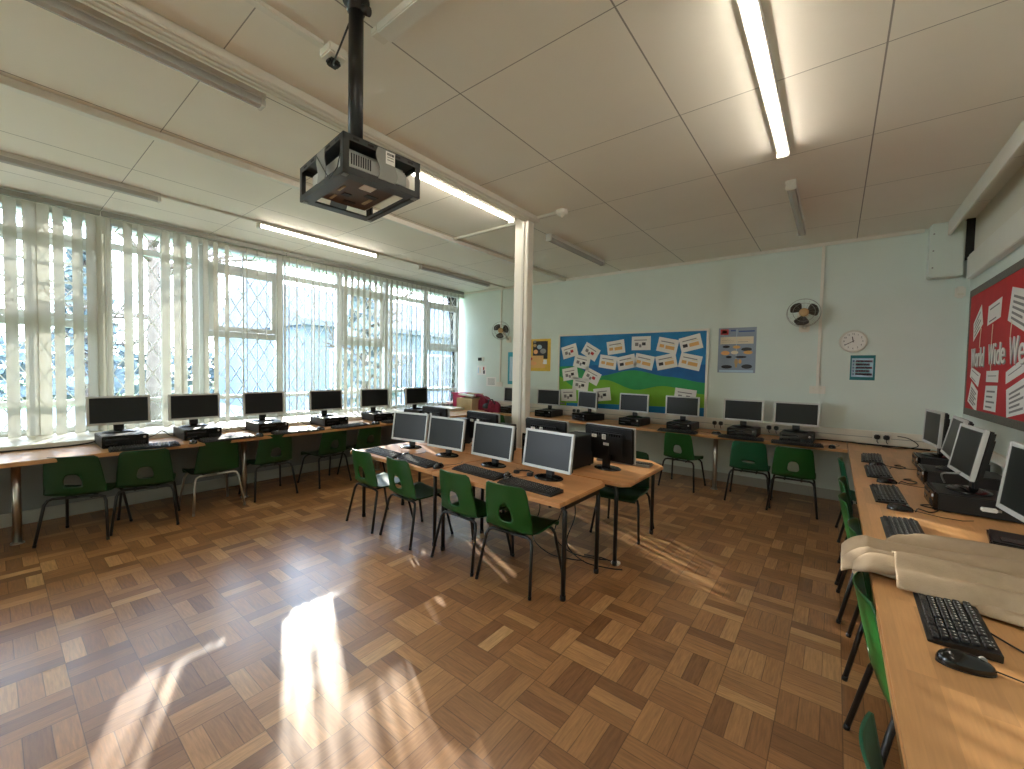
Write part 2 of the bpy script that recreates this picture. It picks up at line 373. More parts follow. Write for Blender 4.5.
# ceiling trunking runs
def trunk(name, a, b, label): return struct(MB().box(a, b, M['white'], .004).build(name), label, 'trunking')
p = MB(); p.box((-2.42, YF, ZC-.045), (-2.30, 3.32, ZC), M['white'], .004)
for k in range(3): p.box((-2.405+k*.035, YF, ZC-.052), (-2.385+k*.035, 3.31, ZC-.044), M['white'], .003)
struct(p.build('ceiling_beam'), 'white ribbed ceiling trunking running to the column', 'trunking')
trunk('trim_8', (-3.50, YF, ZC-.045), (-3.44, YB-.03, ZC), 'white conduit on ceiling left of the column')
trunk('trim_9', (-4.715, YF, ZC-.022), (-4.685, YB-.03, ZC), 'thin white conduit joining the window row of lights')
trunk('trim_10', (-2.34, 3.27, ZC-.02), (-2.06, 3.295, ZC), 'short conduit from column to smoke detector')
trunk('trim_11', (-3.44, 3.27, ZC-.02), (-2.50, 3.295, ZC), 'short conduit from column towards the windows')
trunk('trim_12', (-.17, YB-.022, 1.25), (-.14, YB, ZC-.03), 'vertical white conduit beside the right fan')
trunk('trim_13', (-4.805, YB-.022, 1.14), (-4.775, YB, ZC-.03), 'vertical white conduit beside the left fan')
trunk('trim_14', (-1.915, YF, ZC-.02), (-1.875, .97, ZC), 'thin ceiling conduit leading to projector socket')

# ------------------------------------------------------------------ windows
bays = [-2.60, -1.77, -.93, -.10, .73, 1.55, 2.38, 3.21, 4.01, 4.82, 5.64]
XW = XL-.04
def rect_frame(p, y0, y1, z0, z1, wd, x0, x1, m):
    p.box((x0, y0, z0), (x1, y0+wd, z1), m, .004); p.box((x0, y1-wd, z0), (x1, y1, z1), m, .004)
    p.box((x0, y0+wd, z0), (x1, y1-wd, z0+wd), m, .004); p.box((x0, y0+wd, z1-wd), (x1, y1-wd, z1), m, .004)
for i in range(len(bays)-1):
    y0, y1 = bays[i], bays[i+1]
    o = bpy.data.objects.new('window_%d' % (i+1), None); COL.objects.link(o)
    struct(o, 'white framed window, bay %d from the camera end' % (i+1), 'window'); o.location = (XW, (y0+y1)/2, .7)
    L = lambda p: p.bm.transform(T(-XW, -(y0+y1)/2, -.7)) or p
    f = MB(); rect_frame(f, y0, y1, .70, 2.76, .04, XW-.04, XW+.04, M['frame'])
    f.box((XW-.035, y0+.04, 2.50), (XW+.035, y1-.04, 2.56), M['frame'], .004)
    casement = i % 2 == 1
    if casement:
        f.box((XW-.035, y0+.04, 1.69), (XW+.035, y1-.04, 1.76), M['frame'], .004)
    f.box((XW-.035, y0+.04, .95), (XW+.035, y1-.04, .995), M['frame'], .004)
    L(f).build('window_frame', o)
    if casement:
        c = MB(); rect_frame(c, y0+.045, y1-.045, 1.765, 2.495, .055, XW-.01, XW+.05, M['frame'])
        L(c).build('casement', o)
        hd = MB(); hd.box((XW+.05, y1-.30, 1.775), (XW+.07, y1-.26, 1.805), M['chrome'], .004); hd.box((XW+.06, y1-.38, 1.785), (XW+.072, y1-.26, 1.797), M['chrome'], .003)
        L(hd).build('handle', o)
    if i == 3:
        lv = MB()
        for z in (1.93, 2.10, 2.28): lv.box((XW+.0, y0+.1, z), (XW+.03, y1-.1, z+.022), M['frame'], .003)
        L(lv).build('louvre_rail', o)
    g = MB()
    for z0, z1 in ((.74, .95), (.995, 1.69 if casement else 2.50), (2.56, 2.72)) + (((1.82, 2.44),) if casement else ()):
        g.box((XW-.003, y0+.04, z0), (XW+.003, y1-.04, z1), M['glass'])
    L(g).build('window_pane', o)
# security grilles, one per two bays
def grille(y0, y1, label):
    o = thing('security_grille', label, 'grille', (XL+.03, (y0+y1)/2, .70), 0, 'folding security grilles behind the blinds')
    m = MB(); W = y1-y0; H = 2.0; dx = .15; dz = .27; n = int(W/dx); dx = W/n
    for k in range(-int(H/dz)-1, n+1):
        for sgn in (1, -1):
            # diagonal y = y0 + k*dx + sgn..., clipped to the rectangle
            a = k*dx if sgn == 1 else W-k*dx
            sl = sgn*dx/dz
            zs = [0, H]; 
            # clip in y
            t0, t1 = 0, H
            if sl > 0:
                t0 = max(t0, (0-a)/sl); t1 = min(t1, (W-a)/sl)
            else:
                t0 = max(t0, (W-a)/sl); t1 = min(t1, (0-a)/sl)
            if t1-t0 < .02: continue
            m.bar((.006*sgn, -W/2+a+sl*t0, .02+t0), (.006*sgn, -W/2+a+sl*t1, .02+t1), .009, .004, M['frame'])
    m.build('lattice', o)
    for z in (0, 2.02):
        r = MB(); r.box((-.012, -W/2, z), (.012, W/2, z+.02), M['frame']); r.build('rail', o)
    for k in range(5):
        u = MB(); y = -W/2+W*k/4; u.box((-.014, y-.008, .018), (.014, y+.008, 2.02), M['frame']); u.build('upright', o)
for k in range(0, 10, 2):
    nm = ['nearest behind the camera', 'second, level with the camera', 'third, behind the first and second monitors', 'fourth, behind the middle of the window bench', 'farthest, beside the back corner'][k//2]
    grille(bays[k]+.05, bays[k+2]-.05, 'white folding diamond security grille over window pair, %s' % nm)

# ------------------------------------------------------------------ vertical blinds
def blind(y0, y1, slats, label):
    o = thing('vertical_blind', label, 'blind', (-5.62, (y0+y1)/2, .70), 0, 'vertical blinds along the window wall')
    yc = (y0+y1)/2
    h = MB(); h.box((-.025, y0-yc+.005, 2.075), (.025, y1-yc-.005, 2.12), M['rail'], .004); h.build('headrail', o)  # headrail coloured grey for the thin shadow line below the ceiling
    for (y, deg, zt) in slats:
        m = MB(); w2 = .0445; R = RZ(math.radians(deg))
        def fn(u, v, w2=w2):
            a = (u-.5)*2; return Vector((.006*(1-a*a), a*w2, -.02+v*2.08))
        m.grid(fn, 4, 6, M['slat'], True, R)
        m.tube([R @ Vector((0, -w2*.85, -.012)), R @ Vector((0, w2*.85, -.012))], .004, M['slat'], 6)
        s_ = m.build('slat', o); s_.location = (0, y-yc, 0)
    c = MB(); c.tube([(0, y0-yc+.03, 2.07), (.004, y0-yc+.032, 1.2), (0, y0-yc+.03, .25)], .0022, M['white'], 5); c.build('control_cord', o)
sA = [(-2.4+.12*k, 30+random.uniform(-15, 25), 0) for k in range(20)] + [(.02, 25, 0), (.14, 30, 0), (.25, 20, 0), (.325, -25, 0), (.42, 35, 0), (.54, 32, 0), (.635, 25, 0), (.69, -40, 0)]
sB = [(.75, 60, 0), (.89, 30, 0), (.985, 48, 0), (1.19, 28, 0), (1.29, 10, 0), (1.34, 40, 0), (1.44, 30, 0), (1.54, 40, 0), (1.635, 42, 0), (1.745, 45, 0), (1.95, 66, 0), (2.06, 70, 0), (2.17, 72, 0), (2.29, 66, 0), (2.36, 70, 0)]
sC = [(2.44+.0985*k, (58 if k < 8 else (34 if k < 18 else 42))+random.uniform(-6, 6), 0) for k in range(32)]
blind(-2.6, .70, sA, 'vertical blind at left edge, nearest camera, slats half closed')
blind(.70, 2.40, sB, 'vertical blind in the middle, slats unevenly bunched with gaps')
blind(2.40, 5.62, sC, 'vertical blind nearest the back corner, slats turned open')

# ------------------------------------------------------------------ ceiling lights
def batten(x, y0, y1, lit, label, w=.07):
    o = thing('batten_light', label, 'ceiling light', (x, (y0+y1)/2, ZC), 0, 'batten lights on the ceiling')
    L = (y1-y0)/2
    b = MB(); b.box((-w/2, -L, -.035), (w/2, L, 0), M['lamp_body'], .004); b.build('lamp_body', o)
    d = MB(); mm = M['lit'] if lit else M['diff_off']
    pr = [(-w*.42, -.034), (w*.42, -.034), (w*.34, -.066), (0, -.074), (-w*.34, -.066)] if not lit else [(-.019, -.034), (.019, -.034), (.018, -.052), (0, -.060), (-.018, -.052)]
    d.prism(pr, -L+.02, L-.02, mm, 0, RX(PI/2) @ Matrix.Diagonal((1, 1, -1, 1)) if False else Matrix(((1, 0, 0, 0), (0, 0, 1, 0), (0, 1, 0, 0), (0, 0, 0, 1))))
    d.build('diffuser', o)
    for sg in (-1, 1):
        e = MB(); e.box((-w/2, sg*L-.02*(sg > 0), -.072), (w/2, sg*L+.02*(sg < 0), -.035), M['lamp_body'], .004); e.build('end_cap', o)
batten(-.32, 1.72, 3.20, True, 'lit batten light, the bright one at top right of the ceiling')
batten(-.32, 3.76, 5.08, False, 'unlit batten light near the back wall, right of the column')
batten(-2.49, 1.73, 3.13, True, 'lit batten light between projector and column')
batten(-2.49, 3.76, 5.07, False, 'unlit batten light just behind the column')
batten(-2.52, -.40, .96, False, 'unlit batten light at top left, over the parquet')
batten(-4.70, 1.73, 3.12, True, 'lit batten light nearest the windows')
batten(-4.70, 3.82, 5.29, False, 'unlit batten light near back corner above window bench')
batten(-4.70, -.42, .96, False, 'unlit batten light at left edge above the blinds')

batten(-.32, -.98, .42, True, 'lit batten light added as unseen fill, on the ceiling right of the camera')  # unseen lamp, added to even out the light on the right
# small ceiling items
o = thing('smoke_detector', 'white round smoke detector on ceiling right of the column', 'smoke detector', (-2.03, 3.285, ZC))
MB().lathe([(0, -.055), (.02, -.055), (.022, -.04), (.045, -.038), (.052, -.025), (.055, 0)], M['white'], 24).build('sensor_head', o)
MB().lathe([(0, -.066), (.010, -.064), (.012, -.054)], M['cream'], 12).build('sensor_tip', o)
o = thing('ceiling_box', 'pale boxed cover on ceiling right of projector pole', 'ceiling box', (-1.22, 1.09, ZC))
MB().box((-.38, -.038, -.042), (.9, .038, 0), M['white'], .005).build('cover', o); MB().box((-.43, -.035, -.03), (-.381, .035, 0), M['cream'], .005).build('end_plate', o)

o = thing('ceiling_socket', 'white ceiling socket box with black plug beside projector pole', 'socket', (-1.89, 1.02, ZC))
MB().box((-.045, -.045, -.045), (.045, .045, 0), M['white'], .006).build('socket_box', o)
pl = MB(); pl.box((-.03, -.028, -.075), (.02, .028, -.046), M['black'], .010); pl.build('plug', o)
cb = MB(); pts = [(.0, .0, -.07), (.05, -.03, -.10), (.13, -.045, -.08), (.24, -.06, -.03), (.295, -.07, -.01)]
cb.tube(pts, .004, M['black'], 6); cb.build('cable', o)

# ------------------------------------------------------------------ projector in its cage
CX, CY = -1.556, .948; yaw = -.10
o = thing('ceiling_projector', 'projector in dark grey security cage hanging from black pole', 'projector', (CX, CY, 2.050), yaw)
a, b, hgt = .204, .156, .134
PX, PY = -.0135, -.009
MB().tube([(PX, PY, hgt), (PX, PY, ZC-2.050)], .029, M['darkmetal'], 20).build('pole', o)
p = MB(); p.lathe([(0, .0), (.052, 0), (.052, -.012), (.034, -.016), (.034, -.05), (0, -.05)], M['darkmetal'], 20, T(PX, PY, ZC-2.050)); p.build('ceiling_flange', o)
for z, r_ in ((.20, .016), (.74, .017)):
    k = MB(); k.tube([(PX+.01, PY+.006, z+.018), (PX+.046, PY+.032, z-.002)], r_, M['darkmetal'], 14); k.build('grommet', o)
    k = MB(); k.tube([(PX-.022, PY-.014, z+.02), (PX-.034, PY-.022, z+.02)], .008, M['chrome'], 8); k.build('bolt', o)
c = MB(); g = M['dgrey']
# top plate with slots, four corner posts, bottom ring
c.box((-a, -b, hgt-.003), (a, b, hgt), g)
for x0, x1, y0, y1 in ((-a, a, -b, -b+.004), (-a, a, b-.004, b), (-a, -a+.004, -b, b), (a-.004, a, -b, b)):
    c.box((x0, y0, hgt-.022), (x1, y1, hgt), g); c.box((x0, y0, 0), (x1, y1, .020), g)
for sx in (-1, 1):
    for sy in (-1, 1):
        c.box((sx*a, sy*b, 0), (sx*(a-.004), sy*(b-.022), hgt), g); c.box((sx*a, sy*b, 0), (sx*(a-.022), sy*(b-.004), hgt), g)
c.build('cage', o)
bt = MB()
for x0, x1, y0, y1 in ((-a, a, -b, -b+.042), (-a, a, b-.042, b), (-a, -a+.046, -b+.042, b-.042), (a-.046, a, -b+.042, b-.042)): bt.box((x0, y0, -.003), (x1, y1, .001), M['dgrey'])
bt.box((-a+.03, b-.030, -.005), (a-.03, b-.022, -.003), M['gap_shade'])
for sx, sy in ((-1, -1), (1, -1), (1, 1), (-1, 1)): bt.box((sx*(a-.006), sy*(b-.006), -.006), (sx*(a-.030), sy*(b-.026), -.003), M['grey'], .002)
bt.build('bottom_frame', o)
sl_ = MB()
for k in range(5):
    x = -.16+k*.075
    sl_.box((x, -b-.0006, hgt-.016), (x+.03, -b, hgt-.008), M['gap_shade']); sl_.box((x, b, hgt-.016), (x+.03, b+.0006, hgt-.008), M['gap_shade'])
    y = -.12+k*.055
    sl_.box((a, y, hgt-.016), (a+.0006, y+.022, hgt-.008), M['gap_shade']); sl_.box((-a-.0006, y, hgt-.016), (-a, y+.022, hgt-.008), M['gap_shade'])
sl_.build('slot_row', o)
# side grey plates (wavy edge)
def wavy(n0, flip):
    pts = []
    for k in range(13):
        z = hgt-.004-(hgt-.02)*k/12; pts.append((n0-.036-.008*math.sin(k/12*2*PI), z))
    for k in range(13):
        z = .016+(hgt-.02)*k/12; pts.append((n0+.036+.008*math.sin(k/12*2*PI), z))
    return pts
MB().prism(wavy(.02, 0), -b-.003, -b, M['grey'], 0, Matrix(((1, 0, 0, 0), (0, 0, 1, 0), (0, 1, 0, 0), (0, 0, 0, 1)))).build('side_plate', o)
MB().prism(wavy(.01, 0), a, a+.003, M['grey'], 0, Matrix(((0, 0, 1, 0), (1, 0, 0, 0), (0, 1, 0, 0), (0, 0, 0, 1)))).build('side_plate', o)
MB().prism(wavy(0, 0), -a-.003, -a, M['grey'], 0, Matrix(((0, 0, 1, 0), (1, 0, 0, 0), (0, 1, 0, 0), (0, 0, 0, 1)))).build('side_plate', o)
st = MB(); st.box((a+.0032, .004, .080), (a+.004, .042, .126), M['paper'])
for i, (yy, ww) in enumerate(((.010, .004), (.0155, .004), (.022, .005), (.029, .005), (.035, .003))): st.box((a+.004, yy, .112), (a+.0044, yy+ww, .121), M['ink_dark'])
for z in (.104, .094): st.box((a+.004, .010, z), (a+.0044, .036, z+.003), M['ink'])
st = st.build('sticker', o); st['label'] = 'small white printed sticker on cage plate'
pj = MB(); pj.box((-.165, -.125, .028), (.165, .125, .108), M['cagegrey'], .014)
for k in range(9):
    pj.box((.166, -.11+.009*k, .05), (.1665, -.105+.009*k, .09), M['gap_shade'])
pj.build('projector_body', o)
ln = MB(); ln.lathe([(0, .0), (.030, .0), (.034, .006), (.036, .03), (.038, .03), (.038, -.01)], M['white'], 24, T(.10, .12, .07) @ RX(-PI/2)); ln.build('lens', o)
ub = MB(); ub.box((-.15, -.10, .020), (.15, .10, .028), M['brass'], .004)
for x, y, wx, wy, mm in ((-.12, -.07, .05, .012, 'card'), (-.05, -.05, .03, .03, 'black2'), (-.11, -.02, .02, .05, 'black2'), (-.02, -.08, .06, .01, 'card'), (.06, -.03, .05, .05, 'paper'), (0, .02, .03, .05, 'black2'), (-.08, .05, .07, .015, 'card')): ub.box((x, y, .017), (x+wx, y+wy, .021), M[mm], .001)
ub.build('vent_panel', o)
wr = MB(); wr.tube([(-.02, -b-.004, .12), (.06, -b-.012, .05), (.12, -b-.012, -.01), (.17, -b-.004, .02), (.19, -b-.004, .06)], .002, M['black'], 5); wr.build('cable', o)
# ------------------------------------------------------------------ benches
def bench(name, poly, mt, label, posts, edge=None):
    x0 = sum(p[0] for p in poly)/len(poly); y0 = sum(p[1] for p in poly)/len(poly)
    o = thing(name, label, 'bench', (x0, y0, 0))
    MB().prism([(x-x0, y-y0) for x, y in poly], BZ-.032, BZ, mt, .004).build('worktop', o)
    for x, y in posts:
        q = MB(); q.tube([(x-x0, y-y0, .004), (x-x0, y-y0, BZ-.032)], .024, M['chrome'], 18)
        q.lathe([(0, .012), (.034, .010), (.038, 0), (0, 0)], M['chrome'], 18, T(x-x0, y-y0, 0)); q.build('leg', o)
    return o
bench('window_bench', [(-5.28, -1.6), (-4.48, -1.6), (-4.48, 5.145), (-5.28, 5.145)], M['beech'], 'long beech worktop bench under the windows on steel posts',
      [(-4.76, .12), (-4.76, 1.62), (-4.76, 3.2), (-4.70, 3.86), (-4.76, -1.2)])
bench('back_bench', [(-5.25, 5.15), (.122, 5.15), (.122, 5.724), (-5.25, 5.724)], M['beech_x'], 'long beech worktop bench along the back wall on steel posts',
      [(-1.084, 5.308), (-2.75, 5.308), (-4.1, 5.308)])
bench('side_bench', [(.127, -.9), (.93, -.9), (.93, 5.72), (.127, 5.72)], M['beech'], 'wide beech worktop bench along the right wall',
      [(.55, -.5), (.55, 1.2), (.55, 3.0), (.55, 4.9)])

# ------------------------------------------------------------------ classroom tables
def table(x0, x1, y0, y1, ch, label, leg_inset=(.06, .09)):
    cx, cy = (x0+x1)/2, (y0+y1)/2
    o = thing('classroom_table', label, 'table', (cx, cy, 0), 0, 'classroom tables in the middle island')
    a, b = (x1-x0)/2, (y1-y0)/2
    pts = []
    for sx, sy, c in ((-1, -1, ch[0]), (1, -1, ch[1]), (1, 1, ch[2]), (-1, 1, ch[3])):
        if c == 0: pts.append((sx*a, sy*b)); continue
        q = [(sx*a, sy*(b-c)), (sx*(a-c), sy*b)]
        if sx*sy > 0: pts += q
        else: pts += q[::-1]
    tp = MB(); tp.prism(pts, TZ-.028, TZ, M['table'], .006); tp.build('tabletop', o)
    fr = MB(); lx, ly = a-leg_inset[0]-.01, b-leg_inset[1]-.01
    for s in (-1, 1):
        fr.box((-lx, s*ly-.012, TZ-.06), (lx, s*ly+.012, TZ-.03), M['darkmetal'], .003)
        fr.box((s*lx-.012, -ly, TZ-.06), (s*lx+.012, ly, TZ-.03), M['darkmetal'], .003)
    fr.build('table_frame', o)
    for sx in (-1, 1):
        for sy in (-1, 1):
            l = MB(); x, y = sx*(lx), sy*(ly)
            l.tube([(x-sx*.06, y, TZ-.045), (x-sx*.02, y, TZ-.05), (x, y, TZ-.075), (x, y, .02)], .0145, M['darkmetal'], 12); l.tube([(x, y, 0), (x, y, .03)], .017, M['black'], 12)
            l.build('leg', o)
    return o
table(-2.305, -1.205, 2.00, 2.635, (0, .0, .05, 0), 'beech table at near right of the middle island', (.015, .09))
table(-3.42, -2.315, 2.01, 2.64, (0, 0, 0, 0), 'beech table at near left of the middle island, sunlit')
table(-2.31, -1.07, 2.65, 3.53, (0, .05, .15, 0), 'deep beech table with clipped corner at far right of the island', (.10, .06))
table(-3.42, -2.32, 2.65, 3.18, (0, 0, 0, 0), 'beech table at far left of the island, behind the screens')

# ------------------------------------------------------------------ chairs
def chair_proto(kind):
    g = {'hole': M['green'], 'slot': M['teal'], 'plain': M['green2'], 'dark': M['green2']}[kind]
    o = bpy.data.objects.new('classroom_chair', None); COL.objects.link(o)
    # profile in (y, z): front edge -> seat -> curve -> back top
    prof = [(.205, .318), (.195, .342), (.16, .352), (.08, .346), (-.02, .338), (-.09, .338), (-.135, .347), (-.163, .372), (-.178, .41), (-.19, .46), (-.203, .53), (-.217, .60), (-.226, .645), (-.232, .66)]
    def width(k):
        t = k/(len(prof)-1)
        ws = [.165, .178, .186, .188, .186, .183, .181, .180, .178, .175, .168, .160, .150, .128]
        return ws[k]
    def pt(s, u):  # s in profile index space
        i = min(int(s), len(prof)-2); f = s-i
        y = prof[i][0]*(1-f)+prof[i+1][0]*f; z = prof[i][1]*(1-f)+prof[i+1][1]*f; w = width(i)*(1-f)+width(i+1)*f
        a = u
        if s < 6: z += .016*abs(a)**3*min(1, s/2.0); y += 0
        elif s >= 7: y += .032*a*a*min(1, (s-6)/2.0)
        else: z += .016*abs(a)**3*(7-s); y += .032*a*a*(s-6)*.5
        return Vector((a*w, y, z))
    SP = 6.0
    def seat_fn(u, v): return pt(v*SP, (u-.5)*2)
    sm = MB(); sm.grid(seat_fn, 14, 14, g); sm.build('seat', o, solid=.006)
    nu, nv = 28, 28; S0, S1 = SP, len(prof)-1
    hz, hx, hw, hh = {'hole': (.470, 0, .046, .052), 'dark': (.470, 0, .050, .050), 'slot': (.445, 0, .065, .011), 'plain': (0, 0, 0, 0)}[kind]
    b2 = bmesh.new(); gr = []
    for i in range(nu+1):
        row = []
        for j in range(nv+1): row.append(b2.verts.new(pt(S0+(S1-S0)*j/nv, (i/nu-.5)*2)))
        gr.append(row)
    def inside(co):
        if hh == 0: return False
        wz = hw*(1.0-.18*(co.z-hz)/hh)
        return (abs(co.x/wz)**3.2+abs((co.z-hz)/hh)**3.2) < 1
    for i in range(nu):
        for j in range(nv):
            q = (gr[i][j], gr[i+1][j], gr[i+1][j+1], gr[i][j+1])
            c = sum((v.co for v in q), Vector())/4
            if inside(c): continue
            f = b2.faces.new(q); f.smooth = True
    bmesh.ops.delete(b2, geom=[v for v in b2.verts if not v.link_faces], context='VERTS')
    if hh:
        for v in b2.verts:
            if any(e.is_boundary for e in v.link_edges) and abs(v.co.x) < .1 and abs(v.co.z-hz) < .08 and v.co.y < -.15:
                wz = hw*(1.0-.18*(v.co.z-hz)/hh); r = (abs(v.co.x/wz)**3.2+abs((v.co.z-hz)/hh)**3.2)**(1/3.2)
                if r > .2:
                    v.co.x /= r; nz = hz+(v.co.z-hz)/r
                    # keep on the surface
                    for k in range(len(prof)-1):
                        if prof[k][1] <= nz <= prof[k+1][1] and k >= 6:
                            f = (nz-prof[k][1])/(prof[k+1][1]-prof[k][1]); w = width(k)*(1-f)+width(k+1)*f
                            v.co.y = prof[k][0]*(1-f)+prof[k+1][0]*f+.032*(v.co.x/w)**2*min(1, (k+f-6)/2)
                    v.co.z = nz
    bk = MB(); bk.add(b2, g); bk.build('backrest', o, solid=.006)
    for sx in (-1, 1):
        l = MB(); l.tube([(0, -.128, .332), (sx*.135, -.130, .332), (sx*.162, -.136, .322), (sx*.176, -.148, .292), (sx*.205, -.205, .012)], .0102, M['darkmetal'], 10)
        l.tube([(sx*.2045, -.204, .02), (sx*.206, -.207, 0)], .0112, M['black'], 10); l.build('leg', o)
        l = MB(); l.tube([(0, .105, .333), (sx*.135, .112, .333), (sx*.160, .126, .320), (sx*.174, .142, .288), (sx*.203, .205, .012)], .0102, M['darkmetal'], 10)
        l.tube([(sx*.2025, .204, .02), (sx*.204, .207, 0)], .0112, M['black'], 10); l.build('leg', o)
    f = MB()
    for sx in (-1, 1): f.tube([(sx*.07, -.10, .318), (sx*.07, .12, .325)], .0098, M['darkmetal'], 8)
    f.build('seat_frame', o)
    return o
protos = {}
GROUPS = {'w': 'green chairs along the window bench', 'b': 'green chairs along the back bench', 's': 'green chairs along the right bench', 'i': 'green chairs around the middle island'}
def chair(kind, x, y, deg, grp, label):
    if kind not in protos: c = protos[kind] = chair_proto(kind)
    else: c = copy_tree(protos[kind])
    c.location = (x, y, 0); c.rotation_euler = (0, 0, math.radians(deg)); tag(c, label, 'chair', GROUPS[grp]); return c
# deg 0 faces +Y ; 90 faces -X (windows) ; -90 faces +X
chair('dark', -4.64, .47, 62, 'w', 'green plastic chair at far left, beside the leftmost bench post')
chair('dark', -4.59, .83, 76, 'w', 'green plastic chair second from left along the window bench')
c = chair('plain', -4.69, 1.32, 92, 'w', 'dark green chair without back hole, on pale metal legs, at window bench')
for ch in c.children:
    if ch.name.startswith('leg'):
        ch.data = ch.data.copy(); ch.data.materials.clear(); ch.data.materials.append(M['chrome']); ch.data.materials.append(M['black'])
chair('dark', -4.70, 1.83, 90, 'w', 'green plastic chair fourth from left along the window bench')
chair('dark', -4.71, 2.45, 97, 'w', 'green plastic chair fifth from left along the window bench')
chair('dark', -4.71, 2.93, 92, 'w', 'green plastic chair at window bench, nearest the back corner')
chair('hole', -3.15, 2.15, -2, 'i', 'green chair at left end of the island, leftmost of four')
chair('hole', -2.66, 2.16, -3, 'i', 'green chair second from left on near side of island')
chair('hole', -2.04, 2.17, -2, 'i', 'green chair third from left on near side of island')
chair('hole', -1.60, 2.17, 3, 'i', 'green chair at right end of the island, nearest the camera')
chair('dark', -1.40, 3.37, 184, 'i', 'dark green chair tucked under the far right island table')
chair('hole', -1.42, 5.20, -4, 'b', 'green chair at back bench, left of the steel post')
chair('slot', -.70, 5.13, 3, 'b', 'teal green chair with narrow slot in its back, at back bench')
chair('hole', -.30, 5.06, 2, 'b', 'green chair at back bench, rightmost, beside the corner')
chair('hole', -2.28, 5.16, 0, 'b', 'green chair at back bench, mostly hidden behind island screens')
chair('hole', -4.20, 5.16, 0, 'b', 'green chair at back bench left of the column, mostly hidden')
chair('slot', .27, 4.52, -88, 's', 'teal green chair at right bench, farthest from camera')
chair('hole', .27, 3.62, -92, 's', 'green chair at right bench, second from the back corner')
chair('hole', .27, 3.10, -90, 's', 'green chair at right bench, just beyond the coat')
chair('hole', .30, 2.56, -93, 's', 'green chair at right bench beneath the hanging coat edge')
chair('hole', .305, 1.85, -86, 's', 'green chair at right bench just before the coat')
chair('slot', .295, 1.04, -84, 's', 'teal green chair at bottom right corner, nearest the camera')

# ------------------------------------------------------------------ computers
def monitor_proto(w=.42, h=.27, base='oval'):
    o = bpy.data.objects.new('monitor', None); COL.objects.link(o)
    return o
def make_monitor(w, h, zb, tilt, label, loc, rz, grp, stickers=False, wide_base=True, silver_back=False):
    """origin at base centre; screen faces local -Y; zb = height of the screen's lower edge"""
    o = thing('computer_monitor', label, 'monitor', loc, rz, grp)
    R = T(0, -.012, zb) @ RX(-tilt)
    e = .017
    f = MB()
    for x0, x1, z0, z1 in ((-w/2, -w/2+e, 0, h), (w/2-e, w/2, 0, h), (-w/2+e, w/2-e, 0, e*1.15), (-w/2+e, w/2-e, h-e, h)):
        f.box((x0, -.014, z0), (x1, .006, z1), M['silver'], .0025, R)
    f.build('bezel', o)
    MB().box((-w/2+e, -.010, e), (w/2-e, -.004, h-e), M['screen'], 0, R).build('screen', o)
    b = MB(); b.box((-w/2+.003, .004, .003), (w/2-.003, .032, h-.003), M['black'], .008, R)
    b.box((-w*.34, .028, h*.18), (w*.34, .055, h*.86), M['black'], .012, R)
    for k in range(12): b.box((-w*.28+k*w*.05, .0552, h*.74), (-w*.28+k*w*.05+.010, .0556, h*.80), M['gloss'], 0, R)
    b.build('back_shell', o)
    if stickers:
        for (sx, sz, ww, hh_) in ((.11, .70, .045, .024), (.02, .70, .035, .040), (.0, .50, .05, .02)):
            s_ = MB(); s_.box((sx-ww/2, .0556, h*sz-hh_/2), (sx+ww/2, .0562, h*sz+hh_/2), M['paper'], 0, R)
            for k in range(3): s_.box((sx-ww*.38, .0562, h*sz-hh_*.3+k*hh_*.25), (sx+ww*.3, .0564, h*sz-hh_*.3+k*hh_*.25+hh_*.09), M['ink'], 0, R)
            s_.build('sticker', o)['label'] = 'small white printed sticker'
    n = MB(); n.box((-.034, .026, .012), (.034, .052, zb+h*.45), M['black'], .008); n.build('stand_neck', o)
    bs = MB(); bs.lathe([(0, .022), (.05, .019), (.10, .010), (.112, .004), (.112, 0), (0, 0)], M['gloss'], 28, T(0, .02, 0) @ Matrix.Diagonal((1.0, .78, 1, 1))); bs.build('stand_base', o)
    return o
def copy_monitor(src, label, loc, rz, grp):
    c = copy_tree(src); c.location = loc; c.rotation_euler = (0, 0, rz); tag(c, label, 'monitor', grp); return c

def make_desktop(label, loc, rz, grp):
    """slim case lying flat; front faces local -Y; origin at bottom centre"""
    o = thing('desktop_computer', label, 'computer', loc, rz, grp)
    c = MB(); c.box((-.145, -.17, .006), (.145, .19, .100), M['black2'], .005)
    for sx in (-.11, .11):
        for sy in (-.13, .15): c.box((sx-.015, sy-.015, 0), (sx+.015, sy+.015, .008), M['black'])
    c.build('case', o)
    f = MB(); f.box((-.146, -.186, .004), (.146, -.168, .102), M['gloss'], .006)
    f.box((-.125, -.188, .066), (.02, -.185, .082), M['black2'], .002); f.box((-.125, -.1875, .03), (-.05, -.185, .042), M['black2'], .001)
    for k in range(8): f.box((.04+k*.011, -.1872, .02), (.046+k*.011, -.185, .05), M['black2'])
    f.build('front_panel', o)
    b = MB(); b.lathe([(0, .004), (.009, .004), (.010, 0)], M['silver'], 14, T(.118, -.186, .078) @ RX(PI/2)); b.build('power_button', o)
    return o
